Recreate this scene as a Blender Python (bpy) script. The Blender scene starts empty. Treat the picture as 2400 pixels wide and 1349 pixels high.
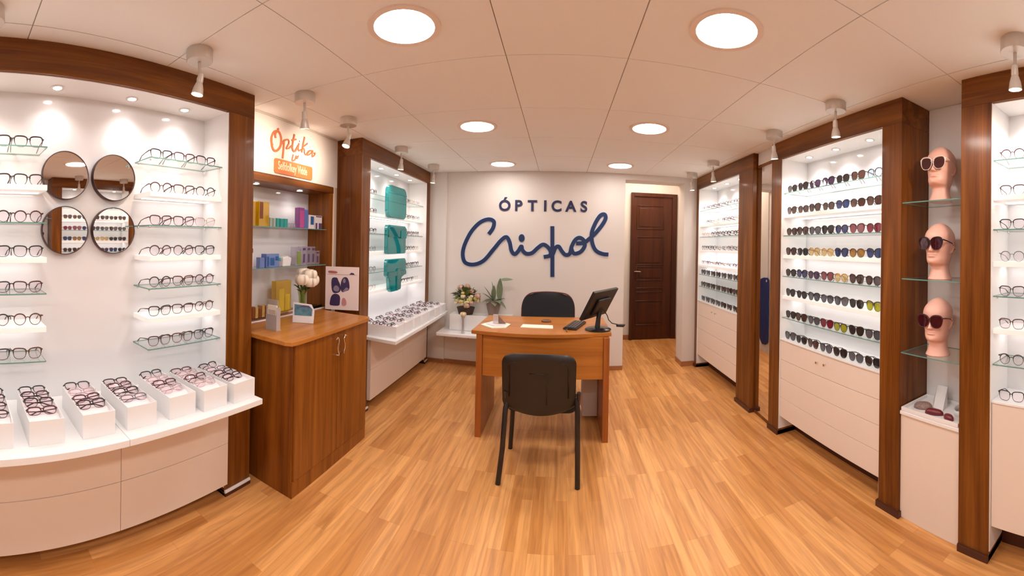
import bpy, bmesh, math, random
from mathutils import Vector, Matrix, Euler
random.seed(7)
PI = math.pi
SC = bpy.context.scene
C = SC.collection
CEIL = 2.3775

# ------------------------------------------------------------------ camera
cd = bpy.data.cameras.new('camera')
cam = bpy.data.objects.new('camera', cd); C.objects.link(cam)
cd.type = 'PANO'
cd.panorama_type = 'CENTRAL_CYLINDRICAL'
FPX, U0, V0 = 900.0, 1313.3, 571.5
cd.central_cylindrical_range_u_min = (0 - U0) / FPX
cd.central_cylindrical_range_u_max = (2400 - U0) / FPX
cd.central_cylindrical_range_v_min = (V0 - 1349) / FPX
cd.central_cylindrical_range_v_max = V0 / FPX
cd.central_cylindrical_radius = 1.0
cd.clip_start = 0.01
ROLL, PITCH = -0.0193, 0.002
cr, sr, cp, sp = math.cos(ROLL), math.sin(ROLL), math.cos(PITCH), math.sin(PITCH)
RM = Matrix(((1, 0, 0), (0, cp, sp), (0, -sp, cp))) @ Matrix(((cr, 0, -sr), (0, 1, 0), (sr, 0, cr)))
right, fwd, up = Vector(RM[0]), Vector(RM[1]), Vector(RM[2])
M3 = Matrix((right, up, -fwd)).transposed()
cam.matrix_world = Matrix.Translation((0, 0, 1.5)) @ M3.to_4x4()
SC.camera = cam

# ------------------------------------------------------------------ world, view
w = bpy.data.worlds.new('world'); SC.world = w; w.use_nodes = True
w.node_tree.nodes['Background'].inputs[0].default_value = (1.0, 0.86, 0.76, 1)
w.node_tree.nodes['Background'].inputs[1].default_value = 0.12
SC.view_settings.view_transform = 'Standard'
SC.view_settings.look = 'None'
SC.view_settings.gamma = 1
SC.view_settings.use_curve_mapping = False
SC.view_settings.exposure = 0.47
SC.cycles.transparent_max_bounces = 32
SC.cycles.max_bounces = 10
SC.cycles.sample_clamp_indirect = 6

E_CEIL = 48.0      # ceiling panels
E_LED = 5.0        # strips under the white shelves
E_SPOT = 25.0      # small downlights in the cabinets (emission)
P_NICHE = 4.2      # watts of a cabinet downlight
P_TRACK = 7.0      # watts of a ceiling spot
WARM = (1.0, 0.80, 0.62)
COOL = (1.0, 0.94, 0.90)

# ------------------------------------------------------------------ materials
def nmat(name):
    m = bpy.data.materials.new(name); m.use_nodes = True
    return m, m.node_tree.nodes, m.node_tree.links, m.node_tree.nodes['Principled BSDF']
def plain(name, col, rough=0.5, metal=0.0, coat=0.0, bump=0.0, bscale=200, spec=0.5, noise=0.0):
    m, N, L, b = nmat(name)
    b.inputs['Base Color'].default_value = (*col, 1)
    b.inputs['Roughness'].default_value = rough
    b.inputs['Metallic'].default_value = metal
    b.inputs['Coat Weight'].default_value = coat
    b.inputs['Coat Roughness'].default_value = 0.08
    b.inputs['Specular IOR Level'].default_value = spec
    if bump or noise:
        tc = N.new('ShaderNodeTexCoord'); n = N.new('ShaderNodeTexNoise'); n.inputs['Scale'].default_value = bscale
        L.new(tc.outputs['Object'], n.inputs['Vector'])
        if bump:
            bp = N.new('ShaderNodeBump'); bp.inputs['Strength'].default_value = bump; bp.inputs['Distance'].default_value = 0.002
            L.new(n.outputs['Fac'], bp.inputs['Height']); L.new(bp.outputs['Normal'], b.inputs['Normal'])
        if noise:
            r = N.new('ShaderNodeMix'); r.data_type = 'RGBA'
            r.inputs[6].default_value = (*[c * (1 - noise) for c in col], 1); r.inputs[7].default_value = (*[min(1, c * (1 + noise)) for c in col], 1)
            L.new(n.outputs['Fac'], r.inputs[0]); L.new(r.outputs[2], b.inputs['Base Color'])
    return m
def emis(name, col, s):
    m, N, L, b = nmat(name)
    b.inputs['Base Color'].default_value = (*col, 1)
    b.inputs['Emission Color'].default_value = (*col, 1)
    b.inputs['Emission Strength'].default_value = s
    return m
def wood(name, axis, c1, c2, c3, rough=0.36, coat=0.22, scale=1.0):
    m, N, L, b = nmat(name)
    tc = N.new('ShaderNodeTexCoord'); mp = N.new('ShaderNodeMapping')
    s = [11, 11, 11]; s[axis] = 0.55
    mp.inputs['Scale'].default_value = [v * scale for v in s]
    L.new(tc.outputs['Object'], mp.inputs['Vector'])
    n = N.new('ShaderNodeTexNoise'); n.inputs['Scale'].default_value = 1.6; n.inputs['Detail'].default_value = 6; n.inputs['Roughness'].default_value = 0.55; n.inputs['Distortion'].default_value = 0.6
    L.new(mp.outputs['Vector'], n.inputs['Vector'])
    mp2 = N.new('ShaderNodeMapping'); s2 = [160, 160, 160]; s2[axis] = 4
    mp2.inputs['Scale'].default_value = s2; L.new(tc.outputs['Object'], mp2.inputs['Vector'])
    n2 = N.new('ShaderNodeTexNoise'); n2.inputs['Scale'].default_value = 1.0; n2.inputs['Detail'].default_value = 3
    L.new(mp2.outputs['Vector'], n2.inputs['Vector'])
    ad = N.new('ShaderNodeMath'); ad.operation = 'MULTIPLY_ADD'; ad.inputs[1].default_value = 0.28; 
    L.new(n2.outputs['Fac'], ad.inputs[0]); L.new(n.outputs['Fac'], ad.inputs[2])
    r = N.new('ShaderNodeValToRGB'); e = r.color_ramp.elements
    e[0].position = 0.42; e[0].color = (*c1, 1); e[1].position = 0.88; e[1].color = (*c3, 1)
    k = r.color_ramp.elements.new(0.64); k.color = (*c2, 1)
    L.new(ad.outputs[0], r.inputs[0]); L.new(r.outputs[0], b.inputs['Base Color'])
    b.inputs['Roughness'].default_value = rough; b.inputs['Coat Weight'].default_value = coat; b.inputs['Coat Roughness'].default_value = 0.14
    b.inputs['Specular IOR Level'].default_value = 0.22
    return m
W1, W2, W3 = (0.080, 0.020, 0.002), (0.165, 0.050, 0.005), (0.27, 0.092, 0.011)
M_WV = wood('walnut_vertical', 2, W1, W2, W3)
M_WH = wood('walnut_horizontal', 1, W1, W2, W3)
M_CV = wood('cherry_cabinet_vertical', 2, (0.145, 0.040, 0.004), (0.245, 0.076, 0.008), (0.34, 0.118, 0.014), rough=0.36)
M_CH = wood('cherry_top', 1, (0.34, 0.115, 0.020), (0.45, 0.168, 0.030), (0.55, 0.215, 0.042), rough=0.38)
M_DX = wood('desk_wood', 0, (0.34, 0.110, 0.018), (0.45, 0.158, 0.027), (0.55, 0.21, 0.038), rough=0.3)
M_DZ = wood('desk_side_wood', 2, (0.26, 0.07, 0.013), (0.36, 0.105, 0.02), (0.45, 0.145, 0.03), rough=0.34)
M_DOOR = wood('door_wood', 2, (0.040, 0.009, 0.003), (0.060, 0.014, 0.004), (0.082, 0.021, 0.006), rough=0.4)
M_DARKW = plain('dark_plinth', (0.07, 0.017, 0.008), 0.4)
M_SKIRT = wood('skirting_wood', 0, (0.30, 0.12, 0.045), (0.38, 0.16, 0.065), (0.45, 0.2, 0.085))
M_WALL = plain('wall_paint', (0.73, 0.69, 0.655), 0.7, bump=0.05, bscale=300)
M_WALLB = plain('back_wall_paint', (0.73, 0.67, 0.63), 0.7, bump=0.05, bscale=300)
M_CEIL = plain('ceiling_paint', (0.90, 0.89, 0.88), 0.85)
M_SEAM = plain('ceiling_seam', (0.40, 0.30, 0.23), 0.9)
M_LAM = plain('white_laminate', (0.86, 0.85, 0.86), 0.30, coat=0.15)
M_LAMG = plain('white_gloss_panel', (0.76, 0.755, 0.775), 0.13, coat=0.5)
M_DRAW = plain('cream_drawer_front', (0.82, 0.71, 0.63), 0.38)
M_GAP = plain('dark_gap', (0.35, 0.25, 0.2), 0.8)
M_TRAY = plain('white_card', (0.84, 0.83, 0.84), 0.45)
M_FOAM = plain('pink_white_foam', (0.86, 0.76, 0.78), 0.85)
M_CHROME = plain('chrome', (0.8, 0.76, 0.72), 0.18, metal=1.0)
M_LAMP = plain('lamp_grey', (0.62, 0.56, 0.51), 0.35, metal=0.2)
M_BLACK = plain('black_plastic', (0.012, 0.010, 0.010), 0.38, bump=0.1, bscale=500)
M_BLACKG = plain('black_gloss', (0.015, 0.012, 0.013), 0.2)
M_FAB = plain('black_fabric', (0.014, 0.016, 0.02), 0.85, bump=0.4, bscale=900)
M_REDT = plain('red_piping', (0.14, 0.012, 0.018), 0.6)
M_MIR = plain('mirror_silver', (0.80, 0.76, 0.74), 0.015, metal=1.0)
M_RIM = plain('mirror_rim', (0.045, 0.015, 0.015), 0.35)
M_NAVY = plain('navy_lettering', (0.002, 0.022, 0.100), 0.5)
M_NAVY2 = plain('navy_capitals', (0.010, 0.014, 0.075), 0.5)
M_HALO = plain('painted_blue_halo', (0.62, 0.70, 0.86), 0.6)
M_OR = plain('orange_lettering', (0.52, 0.16, 0.06), 0.5)
M_ORP = plain('orange_plate', (0.72, 0.20, 0.055), 0.5)
M_CREAM = plain('cream_lettering', (0.9, 0.76, 0.52), 0.5)
M_SKIN = plain('mannequin_skin', (0.86, 0.50, 0.41), 0.42)
M_LIP = plain('mannequin_lips', (0.70, 0.27, 0.21), 0.4)
M_TEALS = plain('teal_lid', (0.0, 0.25, 0.28), 0.25)
M_LEAF = plain('leaf_green', (0.10, 0.13, 0.04), 0.55, noise=0.4, bscale=30)
M_LEAF2 = plain('leaf_pale', (0.30, 0.32, 0.10), 0.55, noise=0.3, bscale=30)
M_LEAFG = plain('leaf_grey_green', (0.16, 0.20, 0.12), 0.5, noise=0.3, bscale=30)
M_FLW = plain('cream_petals', (0.80, 0.68, 0.42), 0.6)
M_FLY = plain('yellow_petals', (0.62, 0.55, 0.16), 0.6)
M_FLP = plain('pink_petals', (0.62, 0.38, 0.30), 0.6)
M_ROSE = plain('white_rose', (0.88, 0.78, 0.66), 0.55)
M_POTD = plain('dark_basket', (0.06, 0.03, 0.02), 0.7)
M_POTG = plain('grey_pot', (0.24, 0.19, 0.17), 0.35)
M_PAPER = plain('paper', (0.85, 0.80, 0.70), 0.6)
M_PINKW = plain('poster_board', (0.82, 0.70, 0.70), 0.4)
M_DBLUE = plain('blue_cloth', (0.008, 0.022, 0.13), 0.7)
M_BRASS = plain('tag_brown', (0.14, 0.06, 0.035), 0.5)

def floor_mat():
    m, N, L, b = nmat('laminate_floor')
    tc = N.new('ShaderNodeTexCoord'); sx = N.new('ShaderNodeSeparateXYZ'); cx = N.new('ShaderNodeCombineXYZ')
    L.new(tc.outputs['Object'], sx.inputs[0]); L.new(sx.outputs['Y'], cx.inputs['X']); L.new(sx.outputs['X'], cx.inputs['Y'])
    br = N.new('ShaderNodeTexBrick'); br.offset = 0.37; br.offset_frequency = 3
    for k, v in dict(Scale=1.0).items(): br.inputs[k].default_value = v
    br.inputs['Brick Width'].default_value = 0.62; br.inputs['Row Height'].default_value = 0.066
    br.inputs['Mortar Size'].default_value = 0.0009; br.inputs['Mortar Smooth'].default_value = 0.6; br.inputs['Bias'].default_value = 0.0
    br.inputs['Color1'].default_value = (0.58, 0.25, 0.070, 1); br.inputs['Color2'].default_value = (0.80, 0.41, 0.145, 1)
    br.inputs['Mortar'].default_value = (0.52, 0.21, 0.06, 1)
    L.new(cx.outputs[0], br.inputs['Vector'])
    mp = N.new('ShaderNodeMapping'); mp.inputs['Scale'].default_value = (14, 0.9, 1)
    L.new(tc.outputs['Object'], mp.inputs['Vector'])
    n = N.new('ShaderNodeTexNoise'); n.inputs['Scale'].default_value = 2.4; n.inputs['Detail'].default_value = 7; n.inputs['Distortion'].default_value = 0.9
    L.new(mp.outputs[0], n.inputs['Vector'])
    rp = N.new('ShaderNodeValToRGB'); e = rp.color_ramp.elements
    e[0].position = 0.30; e[0].color = (0.62, 0.52, 0.45, 1); e[1].position = 0.62; e[1].color = (1.08, 1.06, 1.04, 1)
    L.new(n.outputs['Fac'], rp.inputs[0])
    mx = N.new('ShaderNodeMix'); mx.data_type = 'RGBA'; mx.blend_type = 'MULTIPLY'; mx.inputs[0].default_value = 0.75
    L.new(br.outputs['Color'], mx.inputs[6]); L.new(rp.outputs[0], mx.inputs[7])
    L.new(mx.outputs[2], b.inputs['Base Color'])
    b.inputs['Roughness'].default_value = 0.34; b.inputs['Specular IOR Level'].default_value = 0.5
    bp = N.new('ShaderNodeBump'); bp.inputs['Strength'].default_value = 0.06; bp.inputs['Distance'].default_value = 0.001
    L.new(n.outputs['Fac'], bp.inputs['Height']); L.new(bp.outputs[0], b.inputs['Normal'])
    return m
M_FLOOR = floor_mat()

def glassy(name, tint, gloss=0.08, rough=0.02, alpha_diff=0.0, dcol=(1, 1, 1)):
    """clear sheet: mostly see-through with a fresnel sheen"""
    m = bpy.data.materials.new(name); m.use_nodes = True
    N, L = m.node_tree.nodes, m.node_tree.links; N.clear()
    o = N.new('ShaderNodeOutputMaterial'); t = N.new('ShaderNodeBsdfTransparent'); t.inputs[0].default_value = (*tint, 1)
    g = N.new('ShaderNodeBsdfGlossy'); g.inputs['Roughness'].default_value = rough
    f = N.new('ShaderNodeFresnel'); f.inputs[0].default_value = 1.45
    a = N.new('ShaderNodeMath'); a.operation = 'ADD'; a.inputs[1].default_value = gloss - 0.04; a.use_clamp = True
    ge = N.new('ShaderNodeNewGeometry'); iv = N.new('ShaderNodeMath'); iv.operation = 'SUBTRACT'; iv.inputs[0].default_value = 1.0
    L.new(ge.outputs['Backfacing'], iv.inputs[1]); ff = N.new('ShaderNodeMath'); ff.operation = 'MULTIPLY'
    L.new(f.outputs[0], a.inputs[0]); L.new(a.outputs[0], ff.inputs[0]); L.new(iv.outputs[0], ff.inputs[1])
    mx = N.new('ShaderNodeMixShader'); L.new(ff.outputs[0], mx.inputs[0])
    src = t
    if alpha_diff:
        d = N.new('ShaderNodeBsdfDiffuse'); d.inputs[0].default_value = (*dcol, 1)
        m2 = N.new('ShaderNodeMixShader'); m2.inputs[0].default_value = alpha_diff
        L.new(t.outputs[0], m2.inputs[1]); L.new(d.outputs[0], m2.inputs[2]); src = m2
    L.new(src.outputs[0], mx.inputs[1]); L.new(g.outputs[0], mx.inputs[2]); L.new(mx.outputs[0], o.inputs[0])
    return m
M_GLASS = glassy('shelf_glass', (0.95, 0.975, 0.965), 0.07, alpha_diff=0.04, dcol=(0.8, 0.9, 0.88))
M_GEDGE = plain('glass_edge', (0.14, 0.31, 0.28), 0.15)
M_PANE = glassy('door_glass', (0.96, 0.97, 0.96), 0.06)
M_LENS = glassy('clear_lens', (0.95, 0.89, 0.92), 0.035)
M_TEAL = glassy('teal_acrylic', (0.05, 0.55, 0.56), 0.14, alpha_diff=0.42, dcol=(0.0, 0.36, 0.38))
M_VASE = glassy('vase_glass', (0.85, 0.9, 0.72), 0.14)
M_ACR = glassy('frosted_acrylic', (0.86, 0.84, 0.86), 0.12, alpha_diff=0.4, dcol=(0.75, 0.7, 0.7))
M_YEL = glassy('yellow_acrylic', (0.85, 0.62, 0.02), 0.12, alpha_diff=0.5, dcol=(0.75, 0.50, 0.01))
M_PUR = glassy('purple_acrylic', (0.55, 0.2, 0.6), 0.12, alpha_diff=0.6, dcol=(0.48, 0.12, 0.50))
M_BLU = glassy('blue_acrylic', (0.3, 0.45, 0.85), 0.12, alpha_diff=0.6, dcol=(0.20, 0.34, 0.72))
M_GRN = glassy('green_acrylic', (0.45, 0.6, 0.12), 0.12, alpha_diff=0.6, dcol=(0.30, 0.42, 0.06))
M_CLR = glassy('clear_acrylic', (0.88, 0.86, 0.92), 0.14, alpha_diff=0.25, dcol=(0.7, 0.65, 0.75))
M_LITS = emis('lit_acrylic_shelf', (0.90, 0.87, 0.85), 0.16)
M_DSK = emis('ceiling_panel_glow', (1.0, 0.93, 0.87), E_CEIL)
M_DSKF = emis('far_panel_glow', (1.0, 0.93, 0.87), E_CEIL*0.55)
M_LED = emis('led_strip_glow', COOL, E_LED)
M_BULB = emis('bulb_glow', (1.0, 0.90, 0.82), E_SPOT)

# ------------------------------------------------------------------ mesh helpers
def box(bm, x0, x1, y0, y1, z0, z1, mi=0):
    v = [bm.verts.new(p) for p in ((x0,y0,z0),(x1,y0,z0),(x1,y1,z0),(x0,y1,z0),(x0,y0,z1),(x1,y0,z1),(x1,y1,z1),(x0,y1,z1))]
    for f in ((0,3,2,1),(4,5,6,7),(0,1,5,4),(1,2,6,5),(2,3,7,6),(3,0,4,7)):
        fc = bm.faces.new([v[i] for i in f]); fc.material_index = mi
    return v
def tube(bm, pts, r, n=8, closed=False, mi=0, flat=None):
    pts = [Vector(p) for p in pts]; m = len(pts); rings = []
    rs = r if isinstance(r, (list, tuple)) else [r] * m
    prev = None
    for i, p in enumerate(pts):
        a = pts[(i - 1) % m] if (closed or i > 0) else p
        b = pts[(i + 1) % m] if (closed or i < m - 1) else p
        t = (b - a).normalized() if (b - a).length > 1e-9 else Vector((0, 0, 1))
        if prev is None:
            ref = Vector((0, 0, 1)) if abs(t.z) < 0.9 else Vector((0, 1, 0))
            if flat is not None: ref = Vector(flat)
            s = t.cross(ref).normalized()
        else:
            s = prev - t * prev.dot(t)
            s = s.normalized() if s.length > 1e-6 else t.cross(Vector((0, 1, 0))).normalized()
        prev = s; q = t.cross(s)
        rings.append([bm.verts.new(p + (s * math.cos(2*PI*k/n) + q * math.sin(2*PI*k/n)) * rs[i]) for k in range(n)])
    for i in range(m if closed else m - 1):
        A, B = rings[i], rings[(i + 1) % m]
        for k in range(n):
            f = bm.faces.new((A[k], A[(k+1) % n], B[(k+1) % n], B[k])); f.material_index = mi; f.smooth = True
    if not closed:
        for R_, fl in ((rings[0], True), (rings[-1], False)):
            try: f = bm.faces.new(R_[::-1] if not fl else R_); f.material_index = mi
            except ValueError: pass
def lathe(bm, prof, c=(0, 0, 0), n=24, mi=0, smooth=True, cap=True):
    rings = []
    for r, z in prof:
        rings.append([bm.verts.new((c[0] + r*math.cos(2*PI*k/n), c[1] + r*math.sin(2*PI*k/n), c[2] + z)) for k in range(n)])
    for A, B in zip(rings, rings[1:]):
        for k in range(n):
            f = bm.faces.new((A[k], A[(k+1) % n], B[(k+1) % n], B[k])); f.material_index = mi; f.smooth = smooth
    if cap:
        bm.faces.new(rings[0][::-1]).material_index = mi; bm.faces.new(rings[-1]).material_index = mi
def prism(bm, poly, fn, d0, d1, mi=0, side=None):
    """poly: 2D outline; fn(a,b,d) -> 3D"""
    A = [bm.verts.new(fn(a, b, d0)) for a, b in poly]; B = [bm.verts.new(fn(a, b, d1)) for a, b in poly]
    bm.faces.new(A[::-1]).material_index = mi; bm.faces.new(B).material_index = mi
    n = len(poly)
    for i in range(n):
        f = bm.faces.new((A[i], A[(i+1) % n], B[(i+1) % n], B[i])); f.material_index = mi if side is None else side
def rrect(w, h, r, n=6, cx=0, cz=0):
    out = []
    for sx, sz, a0 in ((1, 1, 0), (-1, 1, 90), (-1, -1, 180), (1, -1, 270)):
        for k in range(n + 1):
            a = math.radians(a0 + 90*k/n)
            out.append((cx + sx*(w/2 - r) + r*math.cos(a), cz + sz*(h/2 - r) + r*math.sin(a)))
    return out
def crom(P, n=8):
    if len(P) < 3: return P
    out = []
    Q = [P[0]] + P + [P[-1]]
    for i in range(1, len(Q) - 2):
        p0, p1, p2, p3 = Q[i-1], Q[i], Q[i+1], Q[i+2]
        for k in range(n):
            t_ = k/n
            out.append(tuple(0.5*((2*p1[j]) + (-p0[j] + p2[j])*t_ + (2*p0[j] - 5*p1[j] + 4*p2[j] - p3[j])*t_*t_ + (-p0[j] + 3*p1[j] - 3*p2[j] + p3[j])*t_**3) for j in (0, 1)))
    out.append(P[-1]); return out
def new():
    return bmesh.new()
def obj(name, bm, mats, parent=None, bevel=0.0, smooth=False, seg=2):
    """link a mesh; world coords in, local to the parent's empty"""
    bmesh.ops.recalc_face_normals(bm, faces=bm.faces)
    if parent is not None:
        off = Vector(parent.location)
        p = parent
        while p.parent is not None:
            p = p.parent; off = off + Vector(p.location)
        if off.length: bmesh.ops.translate(bm, verts=bm.verts, vec=-off)
    if smooth:
        for f in bm.faces: f.smooth = True
    me = bpy.data.meshes.new(name); bm.to_mesh(me); bm.free()
    if not isinstance(mats, (list, tuple)): mats = [mats]
    for m in mats: me.materials.append(m)
    o = bpy.data.objects.new(name, me); C.objects.link(o)
    if parent is not None: o.parent = parent
    if smooth:
        me.set_sharp_from_angle(angle=math.radians(40))
    if bevel:
        md = o.modifiers.new('bevel', 'BEVEL'); md.width = bevel; md.segments = seg; md.limit_method = 'ANGLE'
    return o
def tag(o, label, cat, group=None):
    o['label'] = label; o['category'] = cat
    if group: o['group'] = group
    return o
def thing(name, label, cat, loc=(0, 0, 0), group=None, rot=(0, 0, 0)):
    o = bpy.data.objects.new(name, None); C.objects.link(o); o.location = loc; o.rotation_euler = rot
    o.empty_display_size = 0.05
    return tag(o, label, cat, group)
def struct(name, bm, m, parent=None):
    o = obj(name, bm, m, parent)
    if parent is None: o['kind'] = 'structure'
    return o
def bx(name, m, parent, *a, bevel=0.0):
    bm = new(); box(bm, *a); return obj(name, bm, m, parent, bevel)
def sbox(name, m, *a):
    bm = new(); box(bm, *a); return struct(name, bm, m)
def dup(root, loc, rot, label, group=None, scale=None):
    r = root.copy(); C.objects.link(r); r.location = loc; r.rotation_euler = rot
    if scale: r.scale = (scale,) * 3
    r['label'] = label
    if group: r['group'] = group
    for ch in root.children:
        c = ch.copy(); C.objects.link(c); c.parent = r
        for g in ch.children:
            d = g.copy(); C.objects.link(d); d.parent = c
    return r
def alight(name, loc, rot, size, power, col, sizey=None, shape='RECTANGLE', spread=PI, parent=None):
    l = bpy.data.lights.new(name, 'AREA'); l.energy = power; l.color = col; l.shape = shape; l.size = size
    if sizey: l.size_y = sizey
    l.spread = spread
    o = bpy.data.objects.new(name, l); C.objects.link(o); o.location = loc; o.rotation_euler = rot
    return o
ORD = ['first', 'second', 'third', 'fourth', 'fifth', 'sixth', 'seventh', 'eighth', 'ninth', 'tenth']

# ------------------------------------------------------------------ the room
bm = new(); box(bm, -2.4, 4.2, -2.4, 6.3, -0.08, 0.0); struct('floor', bm, M_FLOOR)
# ceiling: square panels with dark seams between
bm = new()
XS = [-2.3, -1.58, -1.02, -0.27, 0.30, 1.00, 1.60, 2.3, 4.2]
YS = [-2.4, -1.72, -1.03, -0.34, 0.31, 1.02, 1.77, 2.46, 3.14, 3.82, 4.60]
g = 0.0022
for i in range(len(XS) - 1):
    for j in range(len(YS) - 1):
        box(bm, XS[i] + g, XS[i+1] - g, YS[j] + g, YS[j+1] - g, CEIL, CEIL + 0.02)
box(bm, -2.4, 4.2, -2.4, 4.6, CEIL + 0.006, CEIL + 0.06, 1)
o = struct('ceiling', bm, [M_CEIL, M_SEAM])
sbox('trim_1', M_CEIL, -2.3, 4.2, 4.602, 6.3, 2.72, 2.76)   # corridor ceiling
# left wall
sbox('wall_left', M_WALL, -2.3, -2.12, -2.4, 4.9, 0, CEIL)
sbox('wall_left_bulkhead', M_WALL, -2.115, -1.87, 1.645, 2.86, 1.962, CEIL - 0.001)
sbox('trim_2', plain('grey_reveal', (0.50, 0.42, 0.34), 0.6), -2.115, -1.872, 2.775, 2.86, 0.0, 1.961)  # grey colour stands in for shade on this strip of wall
sbox('trim_3', plain('pale_reveal', (0.85, 0.66, 0.52), 0.6), -1.8715, -1.866, 2.765, 2.785, 0.92, 1.961)
sbox('trim_4', M_LAMP, -1.868, -1.86, 1.65, 2.80, CEIL-0.012, CEIL-0.002)
# right wall
sbox('wall_right', M_WALL, 1.985, 2.1, -2.4, 4.86, 0, CEIL)
# back wall (pieces around the corridor opening)
sbox('wall_back', M_WALLB, -2.12, 0.775, 4.60, 4.85, 0, CEIL - 0.001)
sbox('wall_back_lintel', M_WALLB, 0.775, 1.53, 4.60, 4.85, 2.305, 2.72)
sbox('wall_back_pier', M_WALLB, 1.53, 1.985, 4.60, 4.85, 0, CEIL - 0.001)
sbox('trim_5', M_WALL, -1.64, -1.405, 4.565, 4.60, 0, CEIL - 0.001)
sbox('baseboard_back', M_SKIRT, -1.405, 0.775, 4.588, 4.60, 0, 0.05)
sbox('baseboard_left', M_SKIRT, -1.62, -1.40, 4.553, 4.565, 0, 0.05)
sbox('baseboard_right', M_SKIRT, 1.522, 1.69, 4.588, 4.60, 0, 0.06)
sbox('baseboard_pier', M_SKIRT, 1.52, 1.53, 4.60, 4.85, 0, 0.06)
# corridor
sbox('wall_corridor_back', M_WALL, 0.786, 2.3, 6.08, 6.18, 0, 2.72)
sbox('wall_corridor_left', M_WALL, 0.66, 0.785, 4.852, 6.18, 0, 2.72)
sbox('wall_corridor_right', M_WALL, 1.95, 2.05, 4.87, 6.08, 0, 2.72)
sbox('baseboard_corridor', M_SKIRT, 0.79, 1.115, 6.068, 6.08, 0, 0.075)
sbox('baseboard_corridor_right', M_SKIRT, 1.938, 1.95, 4.87, 6.068, 0, 0.075)
sbox('wall_front', M_WALL, -2.3, 4.2, -2.5, -2.4, 0, CEIL)

# door at the end of the corridor
dr = bpy.data.objects.new('door_1', None); C.objects.link(dr); dr.location = (1.5, 6.05, 0); dr['kind'] = 'structure'
bm = new()
box(bm, 1.115, 1.165, 6.02, 6.079, 0, 2.36); box(bm, 1.80, 1.885, 6.02, 6.079, 0, 2.36); box(bm, 1.165, 1.80, 6.02, 6.079, 2.30, 2.36)
obj('door_frame', bm, M_DOOR, dr, 0.004)
bm = new(); box(bm, 1.165, 1.80, 6.045, 6.078, 0.008, 2.30)
obj('door_leaf', bm, M_DOOR, dr)
for (f0, f1) in ((.063,.226), (.282,.478), (.49,.584), (.64,.668), (.729,.897)):
    z1, z0 = 2.30*(1-f0), 2.30*(1-f1); x0, x1 = 1.215, 1.66
    bm = new()
    for a in (((x0,z0),(x1,z0)), ((x1,z0),(x1,z1)), ((x1,z1),(x0,z1)), ((x0,z1),(x0,z0))):
        tube(bm, [(a[0][0], 6.043, a[0][1]), (a[1][0], 6.043, a[1][1])], 0.009, 6)
    if z1 - z0 > 0.15: box(bm, x0+.04, x1-.04, 6.036, 6.046, z0+.04, z1-.04)
    obj('door_panel', bm, M_DOOR, dr, 0.004)
bm = new(); tube(bm, [(1.195, 6.045, 1.10), (1.195, 6.0, 1.10), (1.28, 6.0, 1.095)], 0.008, 8); lathe(bm, [(0.02, 0), (0.02, 0.01)], (1.195, 6.035, 1.09), 12)
obj('door_handle', bm, M_CHROME, dr, smooth=True)

# ------------------------------------------------------------------ ceiling lights
proto = None
LP = [(-0.636, 1.437), (0.636, 1.409), (-0.636, 2.819), (0.640, 2.780), (-0.65, 4.182), (0.637, 4.149)]
LN = ['nearest ceiling light on the left, above the aisle', 'nearest ceiling light on the right, above the aisle',
      'middle ceiling light of the left row', 'middle ceiling light of the right row',
      'far ceiling light on the left, above the wall lettering', 'far ceiling light on the right, close to the corridor']
def ring(bm, ro, ri, z0, z1, c, n=48):
    for a, b_, za, zb in ((ro, ro, z0, z1), (ro, ri, z0, z0), (ri, ri, z0, z1)):
        A = [bm.verts.new((c[0]+a*math.cos(2*PI*k/n), c[1]+a*math.sin(2*PI*k/n), za)) for k in range(n)]
        B = [bm.verts.new((c[0]+b_*math.cos(2*PI*k/n), c[1]+b_*math.sin(2*PI*k/n), zb)) for k in range(n)]
        for k in range(n): bm.faces.new((A[k], A[(k+1) % n], B[(k+1) % n], B[k]))
for i, (x, y) in enumerate(LP + [(-0.636, 0.06), (0.636, 0.06), (-0.636, -1.3), (0.636, -1.3)]):  # last four are unseen lamps added to fill the room with light
    if proto is None:
        t = proto = thing('ceiling_light', 'round glowing white ' + LN[0], 'ceiling light', (x, y, CEIL), 'round panel lights in the ceiling')
        bm = new(); ring(bm, 0.150, 0.124, CEIL - 0.006, CEIL, (x, y)); obj('rim', bm, plain('light_rim', (0.85, 0.72, 0.64), 0.5), t)
        bm = new(); lathe(bm, [(0.125, 0.0), (0.125, 0.003)], (x, y, CEIL - 0.004), 48, smooth=False); obj('diffuser', bm, M_DSK, t)
    else:
        nm = LN[i] if i < 6 else ['ceiling light added unseen for fill above the viewer, left side', 'ceiling light added unseen for fill above the viewer, right side', 'ceiling light added unseen for fill by the entrance, left side', 'ceiling light added unseen for fill by the entrance, right side'][i-6]
        q = dup(proto, (x, y, CEIL), (0, 0, 0), 'round glowing white ' + nm)
        if i in (4, 5):
            for c_ in q.children:
                if c_.name.startswith('diffuser'): c_.material_slots[0].link = 'OBJECT'; c_.material_slots[0].material = M_DSKF

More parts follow.
